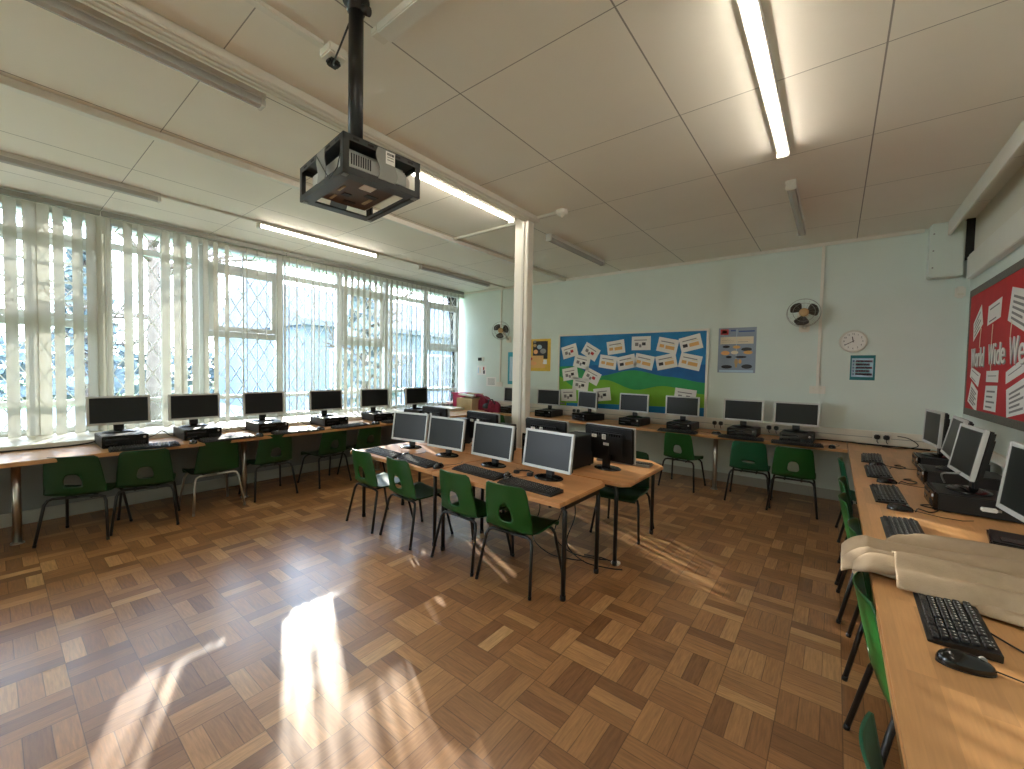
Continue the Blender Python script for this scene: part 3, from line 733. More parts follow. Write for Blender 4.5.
def make_tower(label, loc, rz, grp):
    o = thing('tower_computer', label, 'computer', loc, rz, grp)
    c = MB(); c.box((-.09, -.17, .008), (.09, .19, .255), M['black2'], .005)
    for sx in (-.07, .07):
        for sy in (-.14, .16): c.box((sx-.012, sy-.012, 0), (sx+.012, sy+.012, .01), M['black'])
    c.build('case', o)
    f = MB(); f.box((-.091, -.188, .006), (.091, -.168, .257), M['gloss'], .006); f.box((-.075, -.190, .205), (.075, -.187, .238), M['black2'], .002)
    for k in range(10): f.box((-.06, -.1895, .03+k*.011), (.06, -.187, .035+k*.011), M['black2'])
    f.build('front_panel', o)
    t = MB(); t.box((-.088, -.188, .2565), (.088, -.165, .260), M['silver'], .001); t.build('trim_strip', o)
    MB().lathe([(0, .004), (.009, .004), (.010, 0)], M['silver'], 14, T(.0, -.188, .175) @ RX(PI/2)).build('power_button', o)
    return o
def make_keyboard(label, loc, rz, grp):
    """long axis local X, front edge at -Y"""
    o = thing('keyboard', label, 'keyboard', loc, rz, grp)
    b = MB(); sec = [(-.068, 0), (.068, 0), (.068, .020), (.050, .021), (-.060, .009), (-.068, .006)]
    b.prism(sec, -.222, .222, M['black'], .0015, Matrix(((0, 0, 1, 0), (1, 0, 0, 0), (0, 1, 0, 0), (0, 0, 0, 1)))); b.build('keyboard_body', o)
    k = MB(); rows = 6
    for r_ in range(rows):
        y = .046-r_*.0185 - (.004 if r_ else 0)
        z = .0095+(.012)*((y+.06)/.11)
        x = -.214
        while x < .208:
            wd = .0165
            if r_ == 5 and -.13 < x < -.02: wd = .108
            if .082 < x < .089 or .142 < x < .148: x += .008; continue
            k.box((x, y-.0078, z), (min(x+wd-.002, .212), y+.0078, z+.008), M['key'], .0018, None, 1)
            x += wd+.0012
    q = k; rr = random.Random(5)
    for r_ in range(rows-1):
        y = .046-r_*.0185 - (.004 if r_ else 0); z = .0095+(.012)*((y+.06)/.11)+.0081; x = -.214+.0022
        while x < .204:
            if .082 < x < .093 or .142 < x < .152: x += .008; continue
            q.box((x+.002, y+.0005, z-.0004), (x+.002+rr.uniform(.0025, .005), y+.0045, z+.0002), M['silver']); x += .0177
    k.build('keys', o)
    lg = MB()
    for i in range(3): lg.box((.155+i*.018, .058, .0212), (.161+i*.018, .061, .0216), M['silver'])
    lg.build('indicator_light', o)
    return o
def make_mouse(label, loc, rz, grp, cable=True):
    """nose points local +Y"""
    o = thing('computer_mouse', label, 'mouse', loc, rz, grp)
    b = MB()
    def fn(u, v):
        th = u*2*PI; ph = v*PI/2
        r = math.cos(ph); x = .030*r*math.cos(th)*(1-.08*math.sin(th)); y = .055*r*math.sin(th)
        return Vector((x, y, .004+.032*math.sin(ph)**.8*(1-.16*math.sin(th)*r)))
    b.grid(fn, 28, 8, M['gloss']); b.prism([(.030*math.cos(k/24*2*PI), .055*math.sin(k/24*2*PI)) for k in range(24)], 0, .0045, M['black']); b.build('mouse_body', o)
    b = MB(); b.tube([(-.003, .030, .0285), (.003, .030, .0285)], .0075, M['grey'], 12); b.build('scroll_wheel', o)
    if cable:
        b = MB(); b.tube([(0, .053, .008), (.01, .09, .004), (.05, .15, .003), (.06, .22, .003), (.03, .27, .003)], .002, M['black'], 5); b.build('cable', o)
    return o
def placed(make, protos_={}):
    def f(label, loc, rz, grp, *a):
        if make not in protos_: protos_[make] = make(label, loc, rz, grp, *a); return protos_[make]
        c = copy_tree(protos_[make]); c.location = loc; c.rotation_euler = (0, 0, rz)
        tag(c, label, protos_[make]['category'], grp); return c
    return f
desktop = placed(make_desktop); tower = placed(make_tower); keyboard = placed(make_keyboard); mouse = placed(make_mouse)

ORD = ['first', 'second', 'third', 'fourth', 'fifth', 'sixth', 'seventh']
# --- window bench (screens face +X, so local -Y -> +X : rz = +90deg)
wl = [(.71, 90), (1.25, 90), (1.87, 90), (2.57, 90), (3.25, 84), (3.96, 90)]
where = ['by the second chair from the left', 'above the dark chair without back hole', 'beside the gap in the middle blind', 'above the fifth chair from the left', 'turned and tilted, at the far part of the bench', 'farthest, beside the back corner']
first = None
for i, (y, d) in enumerate(wl):
    x = -4.86; g = 'desktop computers on the window bench'
    desktop('flat black computer under the %s screen from the left on window bench' % ORD[i], (x+.02, y, BZ), math.radians(d), g)
    lab = 'dark wide screen on window bench, %s' % where[i]; g = 'monitors on the window bench'
    z = BZ+.102
    if first is None: first = make_monitor(.41, .25, .068, .05, lab, (x-.06, y, z), math.radians(d), g)
    else: copy_monitor(first, lab, (x-.06, y, z), math.radians(d), g)
    if i < 5:
        keyboard('black keyboard before the %s screen from the left on window bench' % ORD[i], (-4.52+.0*i, y+.10+(.06 if i in (1, 2) else 0), BZ), math.radians(90+(i*7 % 11)-5), 'keyboards on the window bench')
    if i in (0, 1, 2, 3):
        mouse('black mouse right of the %s keyboard on window bench' % ORD[i], (-4.50, y+.42, BZ), math.radians(80+13*i), 'mice on the window bench')
# --- back bench (screens face -Y: rz=0)
bl = [(-4.21, 0), (-3.52, 2), (-2.84, -22), (-2.14, -2), (-1.51, -1), (-.83, 0), (-.32, -1)]
wb = ['left of the column, partly hidden by it', 'just right of the column', 'angled, in front of the left part of noticeboard', 'in front of the noticeboard middle', 'in front of the noticeboard right end', 'between noticeboard and fan conduit', 'rightmost, below the fan conduit socket']
for i, (x, d) in enumerate(bl):
    desktop('flat black computer under back bench screen %s' % wb[i], (x+.02, 5.41, BZ), math.radians(d), 'desktop computers on the back bench')
    lab = 'silver framed screen on back bench, %s' % wb[i]; z = BZ+.102
    copy_monitor(first, lab, (x, 5.43, z), math.radians(d), 'monitors on the back bench')
    if i in (4, 5, 6):
        keyboard('black keyboard on back bench under the screen %s' % wb[i], (x+.03, 5.135, BZ), math.radians(-1+i), 'keyboards on the back bench')
for x, y, d, lab in ((-.62+.62, 5.16, 0, 'red-brown mouse at right end of back bench'), (-1.08, 5.30, 80, 'black mouse on back bench above the steel post')):
    mouse(lab, (x, y, BZ), math.radians(d), 'mice on the back bench')
# --- right bench (screens face -X: rz=-90)
second = None
for i, (x, y, d, tl, mw) in enumerate(((.63, 4.58, -85, .04, .41), (.625, 3.96, -92, .20, .42), (.575, 3.28, -87, .16, .40), (.575, 2.28, -84, .10, .42))):
    wr_ = ['farthest, in the back corner', 'half hidden behind its nearer neighbour', 'tilted back, under the red board', 'nearest camera, at right edge of the photo'][i]
    if i < 3:
        desktop('flat black computer under right bench screen %s' % wr_, ((.71, .67, .625)[i], y+.0, BZ), math.radians(-90), 'desktop computers on the right bench')
    z = BZ+.102 if i < 3 else BZ
    make_monitor(mw, .27, .085 if i < 3 else .20, tl, 'silver framed screen on right bench, %s' % wr_, (x, y+.02, z), math.radians(d), 'monitors on the right bench')
o = thing('memory_stick', 'white memory stick in side of computer under the tilted right screen', 'memory stick', (.64, 3.115, BZ+.055))
MB().box((-.035, -.03, -.008), (.02, .0, .010), M['paper'], .003).build('stick_body', o); MB().box((.02, -.024, -.004), (.034, -.010, .006), M['chrome'], .001).build('connector', o)
kbs = [(4.72, -92, 'farthest on right bench'), (4.08, -90, 'second from the corner on right bench'), (3.34, -89.5, 'third from the corner on right bench'), (2.56, -90, 'partly under the far edge of the coat'), (1.785, -91, 'large, just before the coat on right bench')]
for y, d, lab in kbs:
    keyboard('black keyboard %s' % lab, (.272 if y > 2 else .295, y, BZ), math.radians(d), 'keyboards on the right bench')
for x, y, d, lab in ((.29, 4.40, -70, 'farthest'), (.30, 3.74, -75, 'second from the corner'), (.30, 3.02, -80, 'third from the corner'), (.28, 1.485, -78, 'nearest the camera')):
    mouse('black mouse on right bench, %s, beside a keyboard' % lab, (x, y, BZ), math.radians(d), 'mice on the right bench')
o = thing('flat_device', 'flat dark grey device before the nearest right screen, beyond the coat', 'device', (.69, 2.72, BZ), math.radians(-8))
d_ = MB(); d_.box((-.13, -.12, 0), (.16, .10, .028), M['black2'], .006); d_.box((-.132, -.10, .008), (-.129, .08, .026), M['gloss'], .001); d_.build('device_case', o)
MB().box((-.10, -.09, .0282), (.0, -.02, .0302), M['gloss'], .001).build('control_panel', o)

# --- island : near row screens face -Y, far row screens face +Y
fm = [(-3.16, 2.47, 10), (-2.64, 2.45, 3), (-2.10, 2.44, -2), (-1.57, 2.42, -4)]
nm = ['leftmost of four', 'second of four from left', 'third of four from left', 'rightmost of four']
third = None
for i, (x, y, d) in enumerate(fm):
    lab = 'silver framed screen on near side of island, %s' % nm[i]
    if i == 0: third = make_monitor(.42, .27, .065, .14, lab, (x, y, TZ), math.radians(d), 'near row of island monitors')
    else: copy_monitor(third, lab, (x, y, TZ), math.radians(d), 'near row of island monitors')
fm2 = [(-3.45, 3.05, 176), (-2.72, 3.02, 176), (-1.96, 3.00, 177), (-1.38, 3.02, 172)]
fourth = None
for i, (x, y, d) in enumerate(fm2):
    lab = 'back of black screen on far side of island, %s' % nm[i]
    if i == 0: fourth = make_monitor(.44, .275, .06 if i < 5 else .1, .05, lab, (x, y, TZ), math.radians(d), 'far row of island monitors', stickers=True)
    else: copy_monitor(fourth, lab, (x, y, TZ), math.radians(d), 'far row of island monitors')
for x, y, d, lab in ((-2.98, 2.86, 2, 'leftmost, behind the first near screen'), (-2.40, 2.84, 0, 'left of the column between the island screens'), (-1.86, 2.82, -2, 'hidden behind the rightmost near screen'), (-1.62, 2.86, 178, 'rightmost, beside the far right screen')):
    tower('black tower computer standing on island, %s' % lab, (x, y, TZ), math.radians(d), 'tower computers on the island')
for x, y, d, lab in ((-3.08, 2.14, -4, 'leftmost on the sunlit left table'), (-2.62, 2.13, -6, 'second from left on the island'), (-2.02, 2.20, -4, 'third from left on the island'), (-1.53, 2.15, -3, 'rightmost on near side of the island')):
    keyboard('black keyboard %s' % lab, (x, y, TZ), math.radians(d), 'keyboards on the island')
k = copy_tree([o_ for o_ in bpy.data.objects if o_.name == 'keyboard'][0]); k.location = (-1.36, 3.28, TZ); k.rotation_euler = (0, 0, math.radians(184)); tag(k, 'grey keyboard in front of the far right island screen', 'keyboard', 'keyboards on the island')
for ch in k.children:
    if ch.name.startswith('keyboard_body'):
        ch.data = ch.data.copy(); ch.data.materials[0] = M['grey']
for x, y, d, lab in ((-2.86, 2.20, 20, 'between the two left keyboards'), (-2.36, 2.12, 10, 'at right end of the left table'), (-1.80, 2.26, 30, 'left of the rightmost keyboard'), (-1.74, 2.20, 5, 'touching the rightmost keyboard')):
    mouse('black mouse on island %s' % lab, (x, y, TZ), math.radians(d), 'mice on the island')
o = thing('headset', 'small black headset on table beside rightmost near island screen', 'headset', (-1.76, 2.40, TZ))
q = MB(); q.tube([(-.06, 0, .012), (-.05, .05, .012), (0, .075, .012), (.05, .05, .012), (.06, 0, .012)], .006, M['black'], 8); q.build('headband', o)
for sx in (-1, 1): MB().lathe([(0, .022), (.02, .021), (.024, .01), (.022, 0), (0, 0)], M['black2'], 14, T(sx*.06, -.005, 0)).build('earpiece', o)

# ------------------------------------------------------------------ cables
def cable(name, pts, r, label, m='black', cat='cable', group=None):
    P = [Vector(p) for p in pts]; out = []
    for i in range(len(P)-1):
        p0, p1, p2, p3 = P[max(i-1, 0)], P[i], P[i+1], P[min(i+2, len(P)-1)]
        for k in range(6):
            t = k/6; out.append(.5*((2*p1)+(-p0+p2)*t+(2*p0-5*p1+4*p2-p3)*t*t+(-p0+3*p1-3*p2+p3)*t**3))
    out.append(P[-1]); return tag(MB().tube(out, r, M[m], 6).build(name), label, cat, group)
zc = BZ+.005
for j in range(3):
    pts = [(-.15+.10*k+random.uniform(-.02, .02), 5.66-.03*j+random.uniform(-.02, .02), zc+.004*j+random.uniform(0, .012)) for k in range(10)]
    cable('power_cable', pts, .0045, 'dark cable run along back bench by the corner sockets, %s strand' % ['rear', 'middle', 'front'][j], group='cables along the back bench')
cable('power_cable', [(.52, 5.70, .77), (.60, 5.62, .76), (.66, 5.60, .70), (.55, 5.60, zc), (.40, 5.62, zc)], .004, 'looped cable rising to the corner socket on back bench', group='cables along the back bench')
for j, (y, lab) in enumerate(((4.42, 'farthest'), (3.85, 'middle'), (3.12, 'nearest the tilted screen'))):
    cable('mouse_cable', [(.36, y-.10, zc), (.38, y-.02, zc), (.42, y-.06, zc), (.46, y+.03, zc), (.40, y+.08, zc), (.44, y+.12, zc)], .003, 'tangled thin cable on right bench, %s' % lab, group='cables on the right bench')
cable('monitor_cable', [(.83, 3.35, .78), (.84, 3.15, .95), (.85, 2.95, .98), (.86, 2.85, .88), (.84, 2.95, .80), (.82, 3.05, .75)], .007, 'thick black cable looping behind the tilted right screen')
cable('video_cable', [(.52, 3.42, BZ+.11), (.50, 3.36, BZ+.17), (.55, 3.26, BZ+.20), (.62, 3.25, BZ+.24)], .005, 'grey cable looping over computer under tilted right screen', 'grey')
for j, y in enumerate((.95, 1.55, 2.2)):
    cable('power_cable', [(-4.98, y-.12, zc), (-4.98, y, zc+.03), (-4.96, y+.06, zc+.07), (-4.95, y+.12, zc+.02), (-4.97, y+.22, zc), (-4.93, y+.3, zc)], .004, 'cable loop on window bench right of the %s screen from left' % ORD[j], group='cables on the window bench')
cable('power_cable', [(-5.0, -.4, zc), (-4.99, .1, zc+.006), (-5.01, .35, zc), (-4.98, .55, zc+.02), (-4.94, .64, zc+.09)], .007, 'thick cable along back of window bench at left edge', group='cables on the window bench')
for j, (x, y) in enumerate(((-1.72, 2.50), (-1.45, 2.55), (-1.60, 2.62))):
    cable('hanging_cable', [(x, y, .57), (x+.03, y+.02, .35), (x-.04, y+.03, .12), (x+.08, y+.06, .012), (x+.25, y+.08, .01), (x+.35, y+.12, .012)], .004, 'cable hanging to floor under right end of island, %s' % ['left strand', 'right strand', 'middle strand'][j], group='cables hanging under the island')
o = thing('extension_lead', 'white plug end of cable on floor under the island', 'plug', (-1.18, 2.74, 0))
MB().box((-.03, -.02, 0), (.03, .02, .022), M['paper'], .005).build('plug_body', o); MB().tube([(-.03, 0, .012), (-.12, .02, .006), (-.24, -.02, .006)], .004, M['black'], 6).build('cable', o)
cable('mouse_cable', [(.36, 1.72, BZ+.008), (.45, 1.62, zc), (.6, 1.60, zc), (.9, 1.62, zc)], .0025, 'thin cable from large keyboard to right wall')

# ------------------------------------------------------------------ sockets
def socket(name, loc, label, plugs=2, rz=0):
    o = thing(name, label, 'socket', loc, rz, 'wall sockets')
    MB().box((-.073, -.010, -.043), (.073, 0, .043), M['white'], .003).build('face_plate', o)
    for k in range(plugs):
        x = -.036+.072*k
        p = MB(); p.box((x-.024, -.045, -.026), (x+.024, -.010, .022), M['black'], .008); p.tube([(x, -.03, -.024), (x, -.04, -.05), (x+.01, -.05, -.062)], .004, M['black'], 6); p.build('plug', o)
    if plugs == 0:
        for k in (-1, 1): MB().box((k*.036-.008, -.013, .008), (k*.036+.008, -.010, .024), M['cream'], .001).build('switch', o)
    return o
zs = BZ+.092
for x, lab in ((.40, 'beside the right back corner'), (-.56, 'between the two right screens'), (-1.15, 'below the right end of noticeboard'), (-3.18, 'below the left end of noticeboard')):
    socket('wall_socket', (x, YB-.036, zs), 'white double socket with two black plugs on back wall, %s' % lab)
socket('wall_socket', (-.155, YB-.022, 1.21), 'white socket box at foot of right fan conduit', 0)
socket('wall_socket', (-4.79, YB-.022, 1.10), 'white switch at foot of left fan conduit', 0)

# ------------------------------------------------------------------ wall fans
def fan(loc, label, rz, rx):
    o = thing('wall_fan', label, 'fan', (loc[0], YB, loc[2]), 0, 'wall fans')
    mt = MB(); mt.box((-.05, -.03, -.19), (.05, 0, -.08), M['cream'], .008); mt.tube([(0, -.03, -.14), (0, -.10, -.10), (0, -.15, -.02)], .018, M['cream'], 12); mt.build('wall_bracket', o)
    R = T(0, -.24, 0) @ RZ(rz) @ RX(rx) @ RX(PI/2)
    mo = MB(); mo.lathe([(0, -.12), (.04, -.12), (.055, -.09), (.055, -.03), (.03, -.02), (0, -.02)], M['cream'], 20, R); mo.build('motor', o)
    cg = MB()
    for r_, z in ((.155, 0), (.150, .030), (.10, .043)):
        cg.tube([R @ Vector((r_*math.cos(k/36*2*PI), r_*math.sin(k/36*2*PI), z)) for k in range(37)], .0024, M['grey'], 5, False)
    for k in range(16):
        c_, s_ = math.cos(k/16*2*PI), math.sin(k/16*2*PI)
        cg.tube([R @ Vector((r_*c_, r_*s_, z)) for r_, z in ((.05, .052), (.12, .044), (.15, .03), (.155, 0), (.145, -.03), (.05, -.04))], .0005, M['grey'], 4, False)
    cg.build('cage', o)
    for k in range(3):
        bl_ = MB(); th0 = k*2*PI/3+.35
        def fn(u, v, th0=th0):
            r_ = .035+.102*v; half = .30+.42*math.sin(PI*min(1, v*.62+.12)); 
            half *= .92
            if v > .8: half *= math.sqrt(max(.15, 1-((v-.8)/.2)**2))
            th = th0+(u-.5)*2*half
            return Vector((r_*math.cos(th), r_*math.sin(th), .014*(u-.5)*2))
        bl_.grid(fn, 8, 10, M['fan_blade'], True, R); bl_.build('blade', o, solid=.003)
    hb = MB(); hb.lathe([(0, .058), (.03, .056), (.044, .05), (.046, .03), (.03, -.02), (0, -.02)], M['tan'], 20, R); hb.build('hub', o)
fan((-.30, 0, 2.05), 'wall fan with smoked blades above right socket conduit', .12, -.1)
fan((-4.60, 0, 2.04), 'wall fan left of the column, near the blinds', .55, -.1)

# ------------------------------------------------------------------ flat art helper: rects in wall coordinates (u right, v up)
def flat(name, o, w, h, base, marks, wall='back', th=.0015):
    """builds base sheet then marks; local frame u->x, v->z, facing -y (back wall)"""
    m = MB(); m.box((-w/2, -th, -h/2), (w/2, 0, h/2), base)
    m.build(name, o)
    if marks:
        q = MB()
        for (u0, v0, u1, v1, mm) in marks:
            q.box(((u0-.5)*w, -th-.0006, (v0-.5)*h), ((u1-.5)*w, -th, (v1-.5)*h), mm)
        q.build('print', o)
def poster(x0, x1, z0, z1, base, marks, label):
    o = thing('poster', label, 'poster', ((x0+x1)/2, YB, (z0+z1)/2))
    flat('sheet', o, x1-x0, z1-z0, base, marks)
    return o
rnd = random.Random(3)
def blobs(m, q, pts, w, h, th=.0022):
    for (u, v, ru, rv, mm) in pts:
        q.prism([((u-.5)*w+ru*w*math.cos(k/14*2*PI), (v-.5)*h+rv*h*math.sin(k/14*2*PI)) for k in range(14)], th, th+.0006, mm, 0, Matrix(((1, 0, 0, 0), (0, 0, -1, 0), (0, 1, 0, 0), (0, 0, 0, 1))))
o = poster(-1.19, -.77, 1.385, 1.945, M['poster_grey'], [(.05, .85, .27, .97, M['redp']), (.09, .88, .23, .94, M['cream_print']), (.33, .92, .46, .955, M['blue_print']), (.54, .90, .95, .93, M['blue_print']), (.06, .64, .93, .80, M['cream_print']), (.10, .72, .42, .735, M['ink']), (.10, .68, .44, .69, M['ink']), (.52, .72, .85, .735, M['orange']), (.52, .68, .8, .69, M['ink']), (.485, .30, .50, .97, M['pale_blue']), (.05, .01, .95, .06, M['pale_blue'])], 'large grey-blue printed poster right of the noticeboard')
q = MB(); blobs(None, q, [(.22, .58, .10, .03, M['ink_dark']), (.50, .57, .10, .035, M['orange']), (.76, .52, .14, .04, M['ink_dark']), (.20, .44, .12, .05, M['peach']), (.45, .45, .10, .04, M['cream_print']), (.80, .45, .12, .04, M['orange']), (.30, .35, .08, .03, M['ink_dark']), (.62, .35, .15, .025, M['ink_dark']), (.50, .24, .05, .07, M['tan']), (.60, .25, .04, .05, M['orange']), (.25, .13, .15, .04, M['ink_dark']), (.78, .14, .14, .05, M['ink_dark']), (.5, .16, .03, .05, M['tan'])], .42, .56); q.build('picture', o)
o = poster(.12, .325, 1.33, 1.595, M['poster_teal'], [(.06, .13, .92, .88, M['pale_blue'])] + [(.22, .2+.13*k, .88-.1*(k % 2), .28+.13*k, M['magenta']) for k in range(5)] + [(.10, .2+.13*k, .17, .28+.13*k, M['blue_print']) for k in range(5)], 'small teal poster with magenta lines below the clock')
o = poster(-4.22, -3.72, 1.355, 1.895, M['poster_yellow'], [], 'yellow and black poster just right of the column')
q = MB()
for (u0, v0, u1, v1, mm, dd) in ((.28, .38, .88, .93, M['ink_dark'], .0002), (.10, .28, .72, .48, M['orange'], .0004), (.70, .22, .86, .36, M['paper'], .0003), (.2, .10, .8, .30, M['orange'], .0002)): q.box(((u0-.5)*.5, -.0015-dd, (v0-.5)*.54), ((u1-.5)*.5, -.001, (v1-.5)*.54), mm)
blobs(None, q, [(.40, .60, .09, .07, M['peach']), (.55, .75, .10, .07, M['pale_blue']), (.70, .62, .12, .08, M['grey']), (.36, .80, .07, .05, M['tan']), (.30, .24, .15, .06, M['peach']), (.6, .18, .2, .05, M['orange']), (.2, .38, .07, .05, M['redp']), (.36, .92, .06, .04, M['grey'])], .50, .54); q.build('picture', o)
o = poster(-4.62, -4.24, 1.11, 1.68, M['poster_aqua'], [(.10, .10, .9, .86, M['pale_blue'])] + [(.3, .2+.11*k, .8, .25+.11*k, M['magenta']) for k in range(6)], 'aqua poster partly hidden behind the column')
o = poster(-5.37, -5.14, 1.255, 1.435, M['paper'], [(.08, .2, .2, .8, M['pale_blue']), (.26, .22, .4, .8, M['cream_print']), (.66, .55, .80, .85, M['redp']), (.68, .15, .86, .5, M['ink_dark'])], 'white notice with dark figure below the thermostat')
o = poster(-5.13, -4.89, 1.055, 1.225, M['paper'], [(.15, .18+.12*k, .85, .23+.12*k, M['ink']) for k in range(6)], 'plain white text notice left of the fan conduit')
o = thing('thermostat', 'small thermostat with dark display on back wall near the blinds', 'thermostat', (-5.26, YB, 1.555))
MB().box((-.07, -.03, -.04), (.07, 0, .04), M['white'], .006).build('thermostat_case', o); MB().box((-.066, -.032, -.03), (.03, -.029, .03), M['screen'], .001).build('display', o)
o = thing('alarm_sensor', 'small white alarm sensor in corner above the red board', 'sensor', (.905, YB, 2.19))
MB().box((-.035, -.045, -.055), (.035, 0, .055), M['white'], .014).build('sensor_case', o); MB().box((-.022, -.047, -.03), (.022, -.044, -.012), M['cream'], .001).build('lens', o)

# clock
o = thing('wall_clock', 'round white wall clock above the teal poster', 'clock', (.135, YB, 1.745))
RC = RX(PI/2)
MB().lathe([(.098, .02), (.106, .034), (.116, .028), (.12, .0), (0, 0)], M['white'], 40, RC).build('clock_case', o)
MB().lathe([(0, .0215), (.099, .0215), (.099, .019)], M['paper'], 40, RC, False).build('dial', o)
def text_bm(txt, size, ext=.0005):
    cu = bpy.data.curves.new('t', 'FONT'); cu.body = txt; cu.size = size; cu.align_x = 'CENTER'; cu.align_y = 'CENTER'; cu.extrude = ext
    ob = bpy.data.objects.new('t', cu); COL.objects.link(ob)
    me = bpy.data.meshes.new_from_object(ob.evaluated_get(bpy.context.evaluated_depsgraph_get()))
    b2 = bmesh.new(); b2.from_mesh(me)
    bpy.data.objects.remove(ob); bpy.data.curves.remove(cu); bpy.data.meshes.remove(me)
    return b2
nmz = MB()
for k in range(1, 13):
    th = PI/2-k*PI/6; nmz.add(text_bm(str(k), .026), M['ink_dark'], T(.078*math.cos(th), -.0222, .078*math.sin(th)) @ RX(PI/2))
nmz.build('numerals', o)
for nm_, ang, ln_, wd in (('hour_hand', PI/2+math.radians(10), .05, .008), ('minute_hand', PI/2+math.radians(120), .075, .006)):
    h_ = MB(); h_.box((-.012, -.0245, -wd/2), (ln_, -.0235, wd/2), M['ink_dark'], 0, RY(-ang)); h_.build(nm_, o)

# ------------------------------------------------------------------ blue and green noticeboard
X0, X1, Z0, Z1 = -3.545, -1.306, .80, 1.93
xc, zc_ = (X0+X1)/2, (Z0+Z1)/2
o = thing('noticeboard', 'blue and green hills noticeboard with white frame on back wall', 'noticeboard', (xc, YB, zc_))
w, h = X1-X0, Z1-Z0
MB().box((-w/2, -.012, -h/2), (w/2, -.001, h/2), M['board_blue']).build('backing', o)
f = MB()
for a_, b_ in (((-w/2-.012, -.028, -h/2-.0), (-w/2+.012, 0, h/2+.0)), ((w/2-.02, -.028, -h/2), (w/2+.012, 0, h/2)), ((-w/2-.012, -.028, h/2-.008), (w/2+.012, 0, h/2+.02)), ((-w/2-.012, -.028, -h/2-.02), (w/2+.012, 0, -h/2+.008))): f.box(a_, b_, M['white'], .003)
f.build('board_frame', o)
FLIP = Matrix(((1, 0, 0, 0), (0, 0, -1, 0), (0, 1, 0, 0), (0, 0, 0, 1)))
def hill(fn, mm, dep, lo=-h/2+.01):
    n = 28; pts = [(-w/2+.013+(w-.035)*k/n, 0) for k in range(n+1)]
    top = [(x, max(lo+.005, fn((x+w/2)/w))) for x, _ in pts]
    MB().prism([(pts[0][0], lo)]+[(pts[-1][0], lo)]+top[::-1], dep, dep+.001, mm, 0, FLIP).build('hill_paper', o)
def spl(tab):
    def fn(t):
        for (a, fa), (b_, fb) in zip(tab, tab[1:]):
            if t <= b_: q_ = (t-a)/(b_-a); q_ = q_*q_*(3-2*q_); return fa+(fb-fa)*q_
        return tab[-1][1]
    return fn
hill(spl([(0, -.05), (.3, .10), (.5, .04), (.75, .07), (1, .12)]), M['deep_blue'], .012)
hill(spl([(0, .07), (.12, .08), (.30, -.07), (.56, .03), (.78, -.05), (1, -.12)]), M['hill_green'], .013)
hill(spl([(0, -.08), (.12, -.24), (.36, -.12), (.58, -.25), (.75, -.18), (1, -.27)]), M['hill_lime'], .014)
hill(spl([(0, -h/2+.02), (.1, -h/2+.06), (.5, -h/2+.085), (.8, -h/2+.10), (1, -h/2+.12)]), M['board_blue'], .015)
papers = [(117, 185, 15, 'w'), (240, 187, -30, 'w'), (187, 248, -12, 'w'), (118, 318, 10, 'w'), (248, 333, -25, 'w'), (180, 380, -7, 'w'), (110, 445, 4, 'w'), (308, 442, 8, 'w'),
          (388, 163, 8, 'o'), (537, 137, 0, 'w'), (693, 150, -12, 'o'), (833, 138, 14, 'o'), (342, 250, -8, 'o'), (450, 250, 12, 'o'), (556, 247, -12, 'o'), (686, 247, 12, 'o'), (830, 245, -12, 'o'), (812, 430, -6, 'w')]
pl_lab = ['top left, tilted anticlockwise', 'steeply tilted, second in top row', 'below the first two of the left cluster', 'left edge, below the middle of the cluster', 'steeply tilted, right side of the left cluster', 'low in the left cluster, above a screen', 'bottom left corner, behind the left screen', 'just right of the bottom cluster, behind a screen',
          'top row, left of the plain straight sheet', 'plain and straight, at centre of the top edge', 'top row, just right of the straight sheet', 'top right corner', 'lower row, leftmost of five', 'lower row, second of five', 'lower row, middle of five', 'lower row, fourth of five', 'lower row, rightmost of five', 'peeping over the right screen']
def board_xy(u, v):  # measured sheet centres on the board, bilinear over the board's own frame
    su = (u-62)/(925-62); 
    top = 106+(70-106)*su; bot = 520+(590-520)*su
    sv = (v-top)/(bot-top)
    # foreshortening along the wall
    r = 1.17; s_ = su/(r-(r-1)*su) if False else su
    return X0+s_*(X1-X0), Z1-sv*(Z1-Z0)
PXP = [(-3.35, 1.68), (-2.98, 1.67), (-3.13, 1.51), (-3.33, 1.32), (-2.95, 1.29), (-3.14, 1.16), (-3.35, 0.98), (-2.77, 1.02), (-2.57, 1.73), (-2.19, 1.78), (-1.82, 1.74), (-1.52, 1.765), (-2.69, 1.51), (-2.4, 1.51), (-2.14, 1.52), (-1.83, 1.52), (-1.52, 1.52), (-1.57, 1.06)]
for i, ((px_, py_, rot, kd), (bx, bz)) in enumerate(zip(papers, PXP)):
    o = thing('paper_sheet', 'white worksheet pinned on blue noticeboard, %s' % pl_lab[i], 'paper', (bx, YB-.0165, bz), 0, 'worksheets on the blue noticeboard')
    o.rotation_euler = (0, -math.radians(rot), 0)
    mk = [(.14, .70, .80, .76, M['ink'])]
    if kd == 'o': mk += [(.12, .30, .34, .52, M['ink_dark'] if i % 2 else M['orange']), (.42, .26, .86, .50, M['orange']), (.55, .60, .86, .68, M['cream_print'])]
    else: mk += [(.18, .30, .36, .55, M['ink']), (.55, .34, .74, .56, M['redp'] if i in (0, 1, 4) else M['ink_dark']), (.4, .20, .52, .42, M['ink'])]
    flat('sheet', o, .275, .195, M['paper'], mk)
o = thing('paper_sheet', 'small lime green note at bottom left of the noticeboard', 'paper', (-3.46, YB-.017, .845))
flat('sheet', o, .15, .07, M['hill_lime'], [(.15, .3, .8, .6, M['ink'])])

